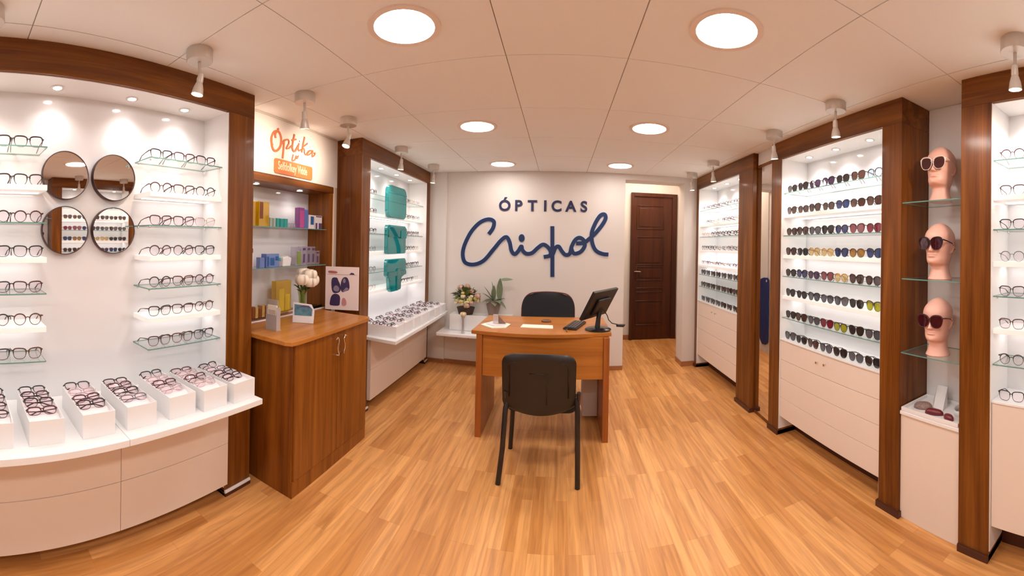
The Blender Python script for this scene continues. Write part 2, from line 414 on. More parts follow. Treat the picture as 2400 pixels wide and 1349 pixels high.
# ceiling spots
def spot_thing(x, y, aim, label, first):
    if first is None:
        t = thing('spot_lamp', label, 'ceiling spotlight', (x, y, CEIL), 'adjustable spots along the ceiling')
        bm = new(); lathe(bm, [(0.0, 0), (0.060, 0), (0.062, -0.003), (0.062, -0.052), (0.060, -0.055), (0.0, -0.055)], (x, y, CEIL), 32, cap=False); obj('canopy', bm, M_LAMP, t, smooth=True)
        bm = new(); tube(bm, [(x, y, CEIL-0.05), (x, y, CEIL-0.115), (x-0.004, y, CEIL-0.135)], [0.008, 0.0065, 0.012], 10); obj('stem', bm, M_LAMP, t, smooth=True)
        bm = new(); lathe(bm, [(0.014, 0.045), (0.016, 0.01), (0.0145, 0.004), (0.017, 0.0), (0.024, -0.022), (0.029, -0.052), (0.0265, -0.052), (0.02, -0.02), (0.004, -0.01)], (0, 0, 0), 20, cap=False)
        me = obj('shade', bm, M_LAMP, t, smooth=True)
        me.data.transform(Matrix.Translation((x, y, CEIL)) @ Matrix.Identity(4)) if False else None
        bm = new(); lathe(bm, [(0.0245, -0.049), (0.0245, -0.047)], (0, 0, 0), 20); bb = obj('bulb', bm, M_BULB, me, smooth=False)
        # obj() moved the meshes to be local to the empty: undo for the shade, which has its own pivot
        for q in (me,): q.data.transform(Matrix.Translation(t.location)); 
        bb.data.transform(Matrix.Translation(t.location))
        me.location = (0.0, 0, -0.155)
        return t
for_spots = [(-1.464, 1.057, -1), (-1.44, 1.812, -1), (-1.46, 2.34, -1), (-1.453, 3.268, -1), (-1.428, 4.113, -1),
             (1.51, 4.273, 1), (1.502, 3.604, 1), (1.507, 2.443, 1), (1.492, 1.727, 1), (1.462, 0.60, 1), (-1.49, 0.12, -1)]
SPN = ['white ceiling spot above the left front cabinet with round mirrors', 'white ceiling spot nearest to the orange lettering sign, on its left',
       'white ceiling spot just before the second left cabinet', 'white ceiling spot over the middle of the second left cabinet', 'white ceiling spot over the far end of the second left cabinet',
       'white ceiling spot beside the corridor pier on the right', 'white ceiling spot over the middle of the farthest right cabinet',
       'white ceiling spot over the far post of the sunglasses cabinet', 'white ceiling spot over the middle of the sunglasses cabinet',
       'white ceiling spot at the right edge of the photo', 'white ceiling spot at the left edge of the photo']
sp0 = spot_thing(*for_spots[0], SPN[0], None)
tilts = [(-0.15, -0.30), (0.22, 0.1), (-0.35, 0.2), (0.05, 0.12), (0, 0.05), (0, 0.05), (0.05, 0.05), (0.05, 0.05), (0.03, 0.05), (0, 0.05), (0, 0)]
for i, (x, y, sd) in enumerate(for_spots):
    t = sp0 if i == 0 else dup(sp0, (x, y, CEIL), (0, 0, 0), SPN[i])
    for ch in t.children:
        if ch.name.startswith('shade'): ch.rotation_euler = (tilts[i][0], sd * -0.12, 0)
    l = bpy.data.lights.new('spot_light', 'SPOT'); l.energy = P_TRACK * (1.6 if i in (1, 2) else 1); l.color = WARM; l.spot_size = 1.5; l.spot_blend = 0.9; l.shadow_soft_size = 0.025
    o = bpy.data.objects.new('spot_light', l); C.objects.link(o); o.location = (x, y, CEIL - 0.23)
    tgt = Vector((sd * 1.86, y + (0.05 if i != 9 else 0.52), 1.75 if i not in (1, 2) else 2.15))
    o.rotation_euler = (tgt - o.location).to_track_quat('-Z', 'Y').to_euler()

# ------------------------------------------------------------------ spectacles
def lens_outline(style):
    out = []
    for k in range(24):
        a = 2*PI*k/24; c, s = math.cos(a), math.sin(a)
        if style == 'round': w, h, p, tp, lift = 0.0255, 0.0245, 0.96, 0.06, 0
        elif style == 'square': w, h, p, tp, lift = 0.0280, 0.0235, 0.66, 0.15, 0.05
        elif style == 'sun': w, h, p, tp, lift = 0.0300, 0.0290, 0.80, 0.15, 0.08
        elif style == 'sunr': w, h, p, tp, lift = 0.0295, 0.0275, 0.88, 0.10, 0.0
        elif style == 'cat': w, h, p, tp, lift = 0.0290, 0.0245, 0.80, 0.16, 0.12
        else: w, h, p, tp, lift = 0.0285, 0.0190, 0.70, 0.14, 0.08
        x = w * math.copysign(abs(c)**p, c); z = h * math.copysign(abs(s)**p, s)
        x *= 1 + tp * z / h
        z += lift * h * (x / w) * (1 if z > 0 else 0.25)
        out.append((x, z))
    return out
HH = {'sun': 0.029, 'sunr': 0.0275, 'round': 0.0245, 'square': 0.0235, 'cat': 0.0245, 'low': 0.019}
cacheG = {}
def glasses_proto(style, fm, lm, rim, folded):
    key = (style, fm.name, lm.name, rim, folded)
    if key in cacheG: return cacheG[key]
    ol = lens_outline(style); h = HH[style] + rim; parts = []
    def curve(x): return 0.10 * x * x / 0.07      # wrap of the front
    bm = new()
    for sd in (-1, 1):
        pts = [(sd*(0.0345 + x), 8.0*(0.0345+x)**2*0.12 + 0.0, h + z) for x, z in ol]
        rr = [rim * (0.75 + 0.95*max(0, min(1, (z/HH[style] + 0.35)/0.9))) for x, z in ol]
        tube(bm, pts, rr, 6, True)
        tube(bm, [(sd*0.060, 0.0035, h + HH[style]*0.55), (sd*0.0685, 0.006, h + HH[style]*0.62), (sd*0.0695, 0.011, h + HH[style]*0.60)], rim*1.5, 6)
    tube(bm, [(-0.0095, 0.0, h + HH[style]*0.30), (-0.004, -0.001, h + HH[style]*0.46), (0.004, -0.001, h + HH[style]*0.46), (0.0095, 0.0, h + HH[style]*0.30)], rim*1.2, 6)
    parts.append(('frame', bm, fm))
    for sd in (-1, 1):
        bm = new()
        cvs = bm.verts.new((sd*0.0345, 0.0012, h))
        vs = [bm.verts.new((sd*(0.0345 + x), 8.0*(0.0345+x)**2*0.12, h + z)) for x, z in ol]
        for k in range(len(vs)):
            f = bm.faces.new((cvs, vs[k], vs[(k+1) % len(vs)])); f.smooth = True
        parts.append(('lens', bm, lm))
    zt = h + HH[style]*0.60
    for sd in (-1, 1):
        bm = new()
        if folded:
            yy = 0.013 if sd > 0 else 0.018
            tube(bm, [(sd*0.0695, 0.011, zt), (sd*0.066, yy, zt - 0.001), (sd*-0.02, yy + 0.002, zt - 0.006), (sd*-0.055, yy + 0.002, zt - 0.022)], [rim*1.3, rim*1.2, rim*1.2, rim*1.7], 6)
        else:
            tube(bm, [(sd*0.0695, 0.009, zt), (sd*0.0685, 0.05, zt - 0.006), (sd*0.066, 0.088, zt - 0.014), (sd*0.064, 0.105, zt - 0.026), (sd*0.062, 0.122, max(0.003, zt - 0.050))], [rim*1.4, rim*1.1, rim*1.1, rim*1.5, rim*1.6], 6)
        parts.append(('temple', bm, fm))
    res = []
    for nm, b, m in parts:
        bmesh.ops.recalc_face_normals(b, faces=b.faces)
        me = bpy.data.meshes.new(nm); b.to_mesh(me); b.free(); me.materials.append(m); res.append((nm, me))
    cacheG[key] = res
    return res
NG = [0]
def glasses(style, fm, lm, rim, folded, loc, rot, label, cat, group, scale=1.0):
    t = thing('sunglasses' if cat == 'sunglasses' else 'eyeglasses', label, cat, loc, group, rot)
    t.scale = (scale,)*3
    for nm, me in glasses_proto(style, fm, lm, rim, folded):
        o = bpy.data.objects.new(nm, me); C.objects.link(o); o.parent = t
    NG[0] += 1
    return t
F_BLK = plain('frame_black', (0.014, 0.007, 0.010), 0.3)
F_BUR = plain('frame_burgundy', (0.06, 0.010, 0.016), 0.28)
F_TOR = plain('frame_tortoise', (0.10, 0.035, 0.015), 0.25, noise=0.8, bscale=120)
F_GLD = plain('frame_gold', (0.55, 0.34, 0.18), 0.25, metal=0.9)
F_GRY = plain('frame_grey', (0.14, 0.13, 0.16), 0.3)
F_CLR = glassy('frame_clear', (0.8, 0.72, 0.74), 0.14, alpha_diff=0.45, dcol=(0.7, 0.6, 0.6))
F_WHT = plain('frame_white', (0.8, 0.7, 0.66), 0.3)
def tint(name, c, a=0.78):
    return glassy('lens_' + name, tuple(min(1, x*2.2 + 0.02) for x in c), 0.10, 0.03, alpha_diff=a, dcol=c)
S_BRN = tint('brown', (0.060, 0.030, 0.026)); S_BLK = tint('black', (0.022, 0.020, 0.022), 0.85); S_GRY = tint('grey', (0.085, 0.085, 0.10), 0.7)
S_BLU = tint('blue', (0.03, 0.045, 0.13), 0.7); S_PUR = tint('purple', (0.06, 0.03, 0.08), 0.7); S_ROS = tint('rose', (0.20, 0.055, 0.065), 0.7)
S_AMB = tint('amber', (0.28, 0.14, 0.03), 0.65); S_YEL = tint('pale_yellow', (0.45, 0.34, 0.16), 0.45); S_OLV = tint('olive', (0.30, 0.30, 0.02), 0.7)
S_RED = tint('red', (0.16, 0.012, 0.03), 0.75); S_LBL = tint('pale_blue', (0.25, 0.32, 0.42), 0.35); S_MAR = tint('maroon', (0.05, 0.006, 0.012), 0.9)
SUN = {'brown': S_BRN, 'black': S_BLK, 'grey': S_GRY, 'blue': S_BLU, 'purple': S_PUR, 'rose': S_ROS, 'amber': S_AMB, 'pale yellow': S_YEL, 'olive': S_OLV, 'red': S_RED, 'pale blue': S_LBL}
FR = {'black': (F_BLK, 0.0018), 'burgundy': (F_BUR, 0.0018), 'tortoiseshell': (F_TOR, 0.0019), 'thin gold': (F_GLD, 0.0009), 'grey': (F_GRY, 0.0014), 'pale clear': (F_CLR, 0.0014)}

# ------------------------------------------------------------------ display cabinets
def shelf(kind, parent, x0, x1, y0, y1, z, lit=True):
    """z is the upper face"""
    if kind == 'g':
        bm = new(); v = box(bm, x0, x1, y0, y1, z - 0.006, z)
        for f in bm.faces:
            f.material_index = 0 if abs(f.normal.z) > 0.5 else 1
        bm.normal_update()
        for f in bm.faces: f.material_index = 0 if abs(f.normal.z) > 0.5 else 1
        o = obj('glass_shelf', bm, [M_GLASS, M_GEDGE], parent)
        for yy in (y0 + 0.010, y1 - 0.010):
            for xx in (x0 + 0.03, x1 - 0.02):
                if not (1.3 < yy < 1.6 or 0.7 < yy < 1.0): continue
                bm = new(); tube(bm, [(xx, yy, z - 0.006), (xx, yy, z - 0.016)], 0.005, 8); obj('shelf_pin', bm, M_CHROME, o)
    else:
        bm = new(); box(bm, x0, x1, y0, y1, z - 0.026, z)
        o = obj('white_shelf', bm, M_LITS, parent, 0.001)
        xm = x0 + (x1 - x0) * (0.25 if x0 < 0 else 0.55)
        bm = new(); box(bm, xm, xm + (x1-x0)*0.20, y0 + 0.02, y1 - 0.02, z - 0.0285, z - 0.0262)
        obj('led_strip', bm, M_LED, o)
    return o
def downlight(parent, x, y, z, power=None, tx=0.0):
    bm = new(); ring(bm, 0.034, 0.022, z - 0.004, z, (x, y), 20); o = obj('downlight', bm, M_CHROME, parent)
    bm = new(); lathe(bm, [(0.022, 0.0), (0.022, 0.002)], (x, y, z - 0.002), 16, smooth=False); obj('bulb', bm, M_BULB, o)
    l = bpy.data.lights.new('downlight_glow', 'SPOT'); l.energy = power or P_NICHE; l.color = COOL; l.spot_size = 2.3; l.spot_blend = 1.0; l.shadow_soft_size = 0.03
    lo = bpy.data.objects.new('downlight_glow', l); C.objects.link(lo); lo.location = (x, y, z - 0.012); lo.rotation_euler = (0, tx, 0)
HZ = 2.232
def cabinet(label, s, Xf, Xb, Y0, Ya, Yb, Y1, zb, zc, nd=0, post_near=True, post_far=True, kick=None, Xc=None):
    """s=-1 left, +1 right. Y0..Ya near post, Yb..Y1 far post; zb bottom of the fronts, zc top of the cupboard."""
    t = thing('display_cabinet', label, 'display cabinet', (s*(abs(Xf)+abs(Xb))/2, (Y0+Y1)/2, 0))
    def X(a, b): return (min(a, b), max(a, b))
    f, b = s*abs(Xf), s*abs(Xb); back = s*(abs(Xb) + 0.012); deep = s*(abs(Xb)+0.035)
    for (a, c, ok, cut) in ((Y0, Ya, post_near, 0), (Yb, Y1, post_far, 1)):
        if not ok: continue
        bm = new(); box(bm, *X(f, deep), a, c, 0.0, HZ); po = obj('post', bm, M_WV, t, 0.0015)
        bm = new(); box(bm, *X(f - s*0.012, deep), a - (0.0 if cut else 0.012), c + (0.012 if not cut else 0.0), 0, 0.035)
        for v_ in bm.verts:
            if v_.co.z > 0.01: v_.co.z = 0.035 if s > 0 else 0.018
        obj('plinth', bm, M_DARKW, po, 0.002)
        if s < 0:
            bm = new(); box(bm, *X(f - s*0.010, deep), a - (0.0 if cut else 0.010), c + (0.010 if not cut else 0.0), 0.0185, 0.034); obj('plinth_strip', bm, M_LAM, po, 0.002)
    bm = new(); box(bm, *X(f, deep), Y0, Y1, HZ, CEIL - 0.001); obj('header', bm, M_WH, t, 0.0015)
    # soffit, back and inner sides
    bm = new(); box(bm, *X(f + s*0.018, back), Ya, Yb, HZ - 0.004, HZ - 0.0005); obj('soffit', bm, M_LAM, t)
    bm = new(); box(bm, *X(b, back), Ya, Yb, 0.02, HZ - 0.004); obj('back_panel', bm, M_LAMG, t)
    for yy in (Ya, Yb - 0.004):
        bm = new(); box(bm, *X(f + s*0.004, b), yy, yy + 0.004, 0.05, HZ - 0.004); obj('side_panel', bm, M_LAM, t)
    # cupboard
    xc = s*abs(Xc if Xc else Xf + 0.02) if Xc else f + s*0.018
    bm = new(); box(bm, *X(xc, b), Ya + 0.004, Yb - 0.004, zb, zc); cb = obj('cupboard', bm, M_DRAW, t, 0.001)
    if kick:
        bm = new(); box(bm, *X(s*kick, s*kick + s*0.012), Ya + 0.004, Yb - 0.004, 0, zb + 0.0); obj('toe_board', bm, M_DARKW, t)
    return t, xc
def fronts(t, s, xc, ylist, zlist, knobs):
    th = 0.010
    for i in range(len(ylist) - 1):
        for j in range(len(zlist) - 1):
            bm = new(); a, b = xc - s*th, xc - s*0.0005
            box(bm, min(a, b), max(a, b), ylist[i] + 0.0012, ylist[i+1] - 0.0012, zlist[j] + 0.0013, zlist[j+1] - 0.0013)
            d = obj('drawer_front', bm, M_DRAW, t, 0.001)
            for (ky, kz) in knobs:
                if ylist[i] < ky < ylist[i+1] and zlist[j] < kz < zlist[j+1]:
                    bm = new(); tube(bm, [(a, ky, kz), (a - s*0.012, ky, kz), (a - s*0.02, ky, kz)], [0.005, 0.004, 0.009], 10); obj('knob', bm, M_CHROME, d, smooth=True)

# --- left cabinet with the round mirrors
L1n = 'left front cabinet'
L1, xc = cabinet('long white-lined left front display cabinet in a walnut frame, with four round mirrors', -1, 1.69, 1.925, -0.85, -0.67, 1.437, 1.638, 0.09, 0.63, kick=1.80, Xc=1.665)
for y in (1.215, 0.884, 0.482, 0.08, -0.3): downlight(L1, -1.822, y, HZ - 0.004)
ZL = [1.92, 1.742, 1.568, 1.405, 1.237, 1.081, 0.92]
for i, z in enumerate(ZL):
    k = 'g' if i % 2 == 0 else 'w'
    shelf(k, L1, -1.924, -1.742, 0.955, 1.432, z)
    shelf(k, L1, -1.924, -1.742, -0.66, 0.415, z)
fronts(L1, -1, -1.665, [-0.66, -0.02, 0.765, 1.432], [0.09, 0.33, 0.625], [])
# handles of the low cupboard
for yy in (0.20, 0.235, 1.02):
    bm = new(); tube(bm, [(-1.655, yy, 0.60), (-1.635, yy, 0.595), (-1.635, yy, 0.58)], 0.004, 8); obj('handle', bm, M_CHROME, L1)
# projecting counter in two lengths
for (a, b_) in ((-0.66, 0.688), (0.690, 1.432)):
    bm = new()
    n = 12; fr = []
    for k in range(n + 1):
        y = a + (b_ - a)*k/n
        fr.append((-1.405 + 0.02*((y - 0.7)/0.75)**2 * (1 if y > 0.7 else 0.15), y))
    poly = [(-1.924, a)] + fr + [(-1.924, b_)]
    poly = [(-1.924, b_)] + [(-1.924, a)] + fr
    prism(bm, poly, lambda x, y, d: (x, y, d), 0.642, 0.67)
    obj('counter_shelf', bm, M_LAM, L1, 0.0015)
# round mirrors
MN = ['upper left', 'upper right', 'lower left', 'lower right']
for i, (y, z) in enumerate(((0.548, 1.816), (0.818, 1.819), (0.548, 1.535), (0.818, 1.537))):
    t = thing('round_mirror', 'dark-rimmed round mirror on the white panel, %s of the four' % MN[i], 'mirror', (-1.924, y, z), 'four round mirrors on the left cabinet')
    bm = new(); n = 48; R0 = 0.124
    prof = [(R0 - 0.003, 0.0), (R0, 0.002), (R0, 0.034), (R0 - 0.0015, 0.036), (R0 - 0.004, 0.036), (R0 - 0.004, 0.031)]
    rg = [[bm.verts.new((-1.924 + d, y + r*math.cos(2*PI*k/n), z + r*math.sin(2*PI*k/n))) for k in range(n)] for r, d in prof]
    for A, B in zip(rg, rg[1:]):
        for k in range(n): bm.faces.new((A[k], A[(k+1) % n], B[(k+1) % n], B[k])).smooth = True
    obj('rim', bm, M_RIM, t, smooth=True)
    bm = new(); prism(bm, [((R0-.004)*math.cos(2*PI*k/n), (R0-.004)*math.sin(2*PI*k/n)) for k in range(n)], lambda a, b, d: (-1.924 + d, y + a, z + b), 0.0, 0.031)
    obj('mirror_glass', bm, M_MIR, t)
# spectacles on its shelves
fcyc = ['burgundy', 'burgundy', 'burgundy', 'burgundy', 'thin gold', 'black']
L1R = [['black', 'burgundy', 'black'], ['burgundy', 'burgundy', 'black'], ['burgundy', 'burgundy', 'thin gold'], ['burgundy', 'burgundy', 'black'], ['black', 'tortoiseshell', 'burgundy'], ['black', 'burgundy', 'tortoiseshell'], ['burgundy', 'tortoiseshell', 'black']]
L1L = ['black', 'black', 'burgundy', 'black', 'burgundy', 'tortoiseshell', 'tortoiseshell']
def jit(a): return random.uniform(-a, a)
for i, z in enumerate(ZL):
    for k in range(3):
        col = L1R[i][k]; fm, rim = FR[col]
        st = random.choice(['square', 'round', 'square', 'square'])
        glasses(st, fm, M_LENS, rim, False, (-1.783, 1.046 + 0.149*k, z), (0, 0, PI/2 + jit(0.05)), '%s eyeglasses, %s from left, %s shelf down, right of the round mirrors' % (col, ORD[k], ORD[i]), 'eyeglasses', 'eyeglasses right of the round mirrors', 1.07)
    for k in range(2):
        col = L1L[i] if k == 1 else 'black'; fm, rim = FR[col]
        glasses('square' if i % 3 != 2 else 'round', fm, M_LENS, rim, False, (-1.783, 0.178 + 0.155*k, z), (0, 0, PI/2 + jit(0.05)),
                '%s eyeglasses on the %s shelf down, left of the round mirrors, %s' % (col, ORD[i], 'cut by photo edge' if k == 0 else 'whole in view'), 'eyeglasses', 'eyeglasses left of the round mirrors', 1.07)
# white trays on a counter
def tray(x0, x1, y0, y1, z, h, label, group):
    t = thing('display_tray', label, 'display tray', ((x0+x1)/2, (y0+y1)/2, z), group)
    bm = new(); w_ = 0.0025
    def rect(xa, xb, ya, yb, zz): return [bm.verts.new(p) for p in ((xa, ya, zz), (xb, ya, zz), (xb, yb, zz), (xa, yb, zz))]
    O0, O1 = rect(x0, x1, y0, y1, z), rect(x0, x1, y0, y1, z + h)
    I1, I0 = rect(x0 + w_, x1 - w_, y0 + w_, y1 - w_, z + h), rect(x0 + w_, x1 - w_, y0 + w_, y1 - w_, z + 0.003)
    bm.faces.new(O0); bm.faces.new(I0)
    for A, B in ((O0, O1), (O1, I1), (I1, I0)):
        for k in range(4): bm.faces.new((A[k], A[(k+1) % 4], B[(k+1) % 4], B[k]))
    obj('box', bm, M_TRAY, t)
    bm = new(); nx = 16; rows = []
    for k in range(nx + 1):
        xx = x0 + w_ + 0.001 + (x1 - x0 - 2*w_ - 0.002)*k/nx; zz = z + h - 0.020 + 0.006*math.cos(k*2*PI/4)
        rows.append([bm.verts.new((xx, y0 + w_ + 0.001, z + 0.004)), bm.verts.new((xx, y0 + w_ + 0.001, zz)), bm.verts.new((xx, y1 - w_ - 0.001, zz)), bm.verts.new((xx, y1 - w_ - 0.001, z + 0.004))])
    for A, B in zip(rows, rows[1:]):
        for k in range(4): bm.faces.new((A[k], A[(k+1) % 4], B[(k+1) % 4], B[k]))
    bm.faces.new(rows[0]); bm.faces.new(rows[-1][::-1])
    obj('padding', bm, M_FOAM, t)
    return t
TRY = [(0.075, 0.225), (0.282, 0.432), (0.508, 0.652), (0.714, 0.850), (0.926, 1.065), (1.108, 1.242), (1.285, 1.412)]
tn = ['leftmost', 'second', 'third', 'fourth', 'fifth', 'sixth', 'seventh']
TC = [['black']*4, ['black', 'black', 'black', 'burgundy'], ['black', 'pale clear', 'burgundy', 'black'], ['black', 'burgundy', 'black', 'grey'], ['black', 'pale clear', 'burgundy', 'pale clear'], ['burgundy', 'pale clear', 'burgundy', 'pale clear'], ['black', 'grey', 'black', 'black']]
for i, (a, b_) in enumerate(TRY):
    fx = -1.475 + (0.0 if i < 5 else 0.02*(i - 4))
    wy = (a + b_)/2; hw = 0.072
    tray(fx - 0.315, fx, wy - hw, wy + hw, 0.6705, 0.10, '%s open white tray of eyeglasses on the left front counter, before the round mirrors' % tn[i], 'open white trays on the left front counter')
    for k in range(4):
        col = TC[i][k]; fm, rim = FR[col]
        glasses(random.choice(['square', 'low', 'square']), fm, M_LENS, rim*1.05, True, (fx - 0.285 + 0.072*k, wy + jit(0.003), 0.6705 + 0.090), (-1.02 + jit(0.1), 0, PI/2 + jit(0.08)),
                '%s eyeglasses, %s from the back in the %s tray, left front counter' % (col, ORD[k], tn[i]), 'eyeglasses', 'eyeglasses in the trays on the left front counter', 0.96)

# --- second left cabinet with teal panels
L2, xc = cabinet('walnut-framed left display cabinet with teal acrylic displays, beyond the wooden counter', -1, 1.62, 1.86, 2.83, 2.985, 4.45, 4.56, 0.09, 0.63, kick=1.78, Xc=1.60)
for y in (3.05, 3.42, 3.80, 4.18): downlight(L2, -1.74, y, HZ - 0.004)
Z2 = [1.94, 1.76, 1.573, 1.40, 1.21, 1.037]
for i, z in enumerate(Z2):
    shelf('g' if i % 2 == 0 else 'w', L2, -1.859, -1.665, 2.99, 4.445, z)
fronts(L2, -1, -1.60, [2.99, 3.72, 4.445], [0.09, 0.36, 0.625], [])
bm = new(); prism(bm, [(-1.859, 2.99), (-1.615, 2.93), (-1.31, 2.90), (-1.315, 3.6), (-1.335, 4.50), (-1.859, 4.445)], lambda x, y, d: (x, y, d), 0.642, 0.67)
obj('counter_shelf', bm, M_LAM, L2, 0.0015)
cols2 = ['burgundy', 'black', 'grey', 'tortoiseshell', 'thin gold', 'black']
for i, z in enumerate(Z2):
    ys = [(3.075 + 0.15*k, 'left') for k in range(2)] + [(3.922 + 0.146*k, 'right') for k in range(4)]
    for k, (y, sd) in enumerate(ys):
        col = random.choice(cols2); fm, rim = FR[col]; kk = k if sd == 'left' else k - 2
        glasses(random.choice(['round', 'square']), fm, M_LENS, rim, False, (-1.71, y, z), (0, 0, PI/2 + jit(0.08)),
                '%s eyeglasses, %s from left on the %s shelf down, %s of the teal displays' % (col, ORD[kk], ORD[i], sd), 'eyeglasses', 'eyeglasses beside the teal displays')
# teal acrylic displays standing before the shelves
def teal(z0, z1, y0, y1, x0, x1, label, kind):
    t = thing('teal_display', label, 'display panel', ((x0+x1)/2, (y0+y1)/2, z0), 'teal acrylic displays in the second left cabinet')
    W, H = y1 - y0, z1 - z0; cy, cz = (y0+y1)/2, (z0+z1)/2
    bm = new()
    if kind == 0: poly = rrect(W, H, 0.075, 10, cy, cz)
    elif kind == 1: poly = rrect(W, H, 0.030, 6, cy, cz)
    else:
        poly = [(y0, z1 - 0.02), (y0 + 0.02, z1), (y1 - 0.03, z1), (y1, z1 - 0.03), (y1, z1 - 0.17), (y1 - 0.11, z1 - 0.20), (y1 - 0.15, z0 + 0.01), (y1 - 0.2, z0), (y0 + 0.11, z0), (y0 + 0.07, z0 + 0.03), (y0 + 0.05, z1 - 0.19), (y0, z1 - 0.16)]
        poly = poly[::-1]
    prism(bm, poly, lambda a, b, d: (d, a, b), x0, x1)
    obj('case', bm, M_TEAL, t, 0.006)
    if kind == 0:
        bm = new(); prism(bm, rrect(W*0.97, 0.012, 0.005, 3, cy, z1 - 0.075), lambda a, b, d: (d, a, b), x1, x1 + 0.004); box(bm, x1, x1+.004, y0+.02, y1-.02, z0+.16, z0+.166); obj('band', bm, M_TEALS, t)
    elif kind == 1:
        bm = new(); prism(bm, rrect(W*0.96, 0.10, 0.02, 4, cy, z1 - 0.07), lambda a, b, d: (d, a, b), x1, x1 + 0.012); obj('lid', bm, M_TEAL, t, 0.003)
        bm = new(); box(bm, x1 + 0.012, x1 + 0.02, y1 - 0.17, y1 - 0.03, z1 - 0.13, z1 - 0.05); obj('clasp', bm, M_TEALS, t, 0.003)
    else:
        bm = new(); prism(bm, rrect(W*0.94, 0.05, 0.02, 4, cy, z1 - 0.15), lambda a, b, d: (d, a, b), x1, x1 + 0.012); obj('band', bm, M_TEAL, t, 0.003)
        bm = new(); prism(bm, rrect(0.10, 0.22, 0.03, 4, cy + 0.03, z0 + 0.12), lambda a, b, d: (d, a, b), x1, x1 + 0.014); obj('pocket', bm, M_TEAL, t, 0.004)
teal(1.735, 2.06, 3.36, 3.815, -1.662, -1.622, 'topmost teal acrylic display with a rounded outline, second left cabinet', 0)
teal(1.375, 1.665, 3.36, 3.815, -1.662, -1.622, 'middle teal acrylic display with a lid band and clasp, second left cabinet', 1)
teal(0.995, 1.325, 3.36, 3.83, -1.662, -1.622, 'lowest teal acrylic display, cup shaped with tapering foot, second left cabinet', 2)
for i in range(7):
    y0 = 2.985 + 0.212*i
    tray(-1.655, -1.345, y0, y0 + 0.165, 0.6705, 0.10, '%s open white tray counting from the near end of the second left counter' % (tn[i] if i else 'nearest'), 'open white trays on the second left counter')
    for k in range(4):
        col = random.choice(['black', 'black', 'grey', 'burgundy']); fm, rim = FR[col]
        glasses('low' if k % 2 else 'square', fm, M_LENS, rim*1.2, True, (-1.625 + 0.072*k, y0 + 0.082 + jit(0.003), 0.6705 + 0.090), (-1.02 + jit(0.15), 0, PI/2 + jit(0.1)),
                '%s eyeglasses, %s from the back in the %s tray, second left counter' % (col, ORD[k], tn[i] if i else 'nearest'), 'eyeglasses', 'eyeglasses in the trays on the second left counter', 0.96)

# --- right cabinets
ZR2 = [1.95, 1.775, 1.608, 1.449, 1.280, 1.121, 0.947]
R2, xc = cabinet('tall walnut-framed sunglasses cabinet with cream drawers, right side', 1, 1.69, 1.945, 1.380, 1.530, 2.618, 2.770, 0.15, 0.765, kick=1.86, Xc=1.715)
for y in (2.42, 2.10, 1.76): downlight(R2, 1.82, y, HZ - 0.004, P_NICHE*1.8)
for i, z in enumerate(ZR2): shelf('g' if i % 2 == 0 else 'w', R2, 1.712, 1.944, 1.535, 2.613, z)
bm = new(); box(bm, 1.698, 1.944, 1.535, 2.613, 0.766, 0.776); obj('counter_shelf', bm, M_LAM, R2, 0.001)
fronts(R2, 1, xc, [1.535, 2.613], [0.15, 0.304, 0.456, 0.608, 0.765], [(2.132, 0.70), (2.045, 0.704)])
ZR1 = [1.953, 1.780, 1.630, 1.470, 1.288, 1.168, 1.020]
R1, xc = cabinet('farthest right walnut-framed display cabinet, beside the corridor to the door', 1, 1.69, 1.945, 3.098, 3.388, 4.515, 4.585, 0.165, 0.835, kick=1.86, Xc=1.715)
for y in (4.32, 3.95, 3.62): downlight(R1, 1.82, y, HZ - 0.004, P_NICHE*1.8)
for i, z in enumerate(ZR1): shelf('g' if i in (0, 2, 5, 6) else 'w', R1, 1.712, 1.944, 3.393, 4.510, z)
bm = new(); box(bm, 1.698, 1.944, 3.393, 4.510, 0.836, 0.845); obj('counter_shelf', bm, M_LAM, R1, 0.001)
fronts(R1, 1, xc, [3.393, 4.510], [0.165, 0.33, 0.50, 0.665, 0.835], [(4.03, 0.765), (3.93, 0.765)])
R3, xc = cabinet('walnut-framed display cabinet at the right edge of the photo', 1, 1.69, 1.90, -0.9, -0.72, 0.818, 0.989, 0.165, 0.76, kick=1.84, Xc=1.715)
for y in (0.66, 0.3, -0.1): downlight(R3, 1.82, y, HZ - 0.004, P_NICHE*1.8)
for i, z in enumerate(ZR2): shelf('g' if i % 2 == 0 else 'w', R3, 1.712, 1.899, -0.715, 0.813, z)
bm = new(); box(bm, 1.700, 1.899, -0.715, 0.813, 0.761, 0.771); obj('counter_shelf', bm, M_LAM, R3, 0.001)
fronts(R3, 1, xc, [-0.715, 0.05, 0.813], [0.165, 0.76], [])
ROWS2 = [['black', 'black', 'purple', 'purple', 'black', 'brown', 'pale blue'], ['brown', 'brown', 'brown', 'brown', 'blue', 'brown', 'brown'],
         ['brown', 'brown', 'grey', 'black', 'blue', 'rose', 'red'], ['brown', 'black', 'pale yellow', 'pale yellow', 'blue', 'amber', 'blue'],
         ['black', 'blue', 'purple', 'rose', 'pale yellow', 'brown', 'brown'], ['black', 'black', 'grey', 'grey', 'grey', 'black', 'olive'],
         ['black', 'brown', 'grey', 'red', 'olive', 'black', 'grey'], ['grey', 'black', 'brown', 'grey', 'black', 'grey', 'black']]
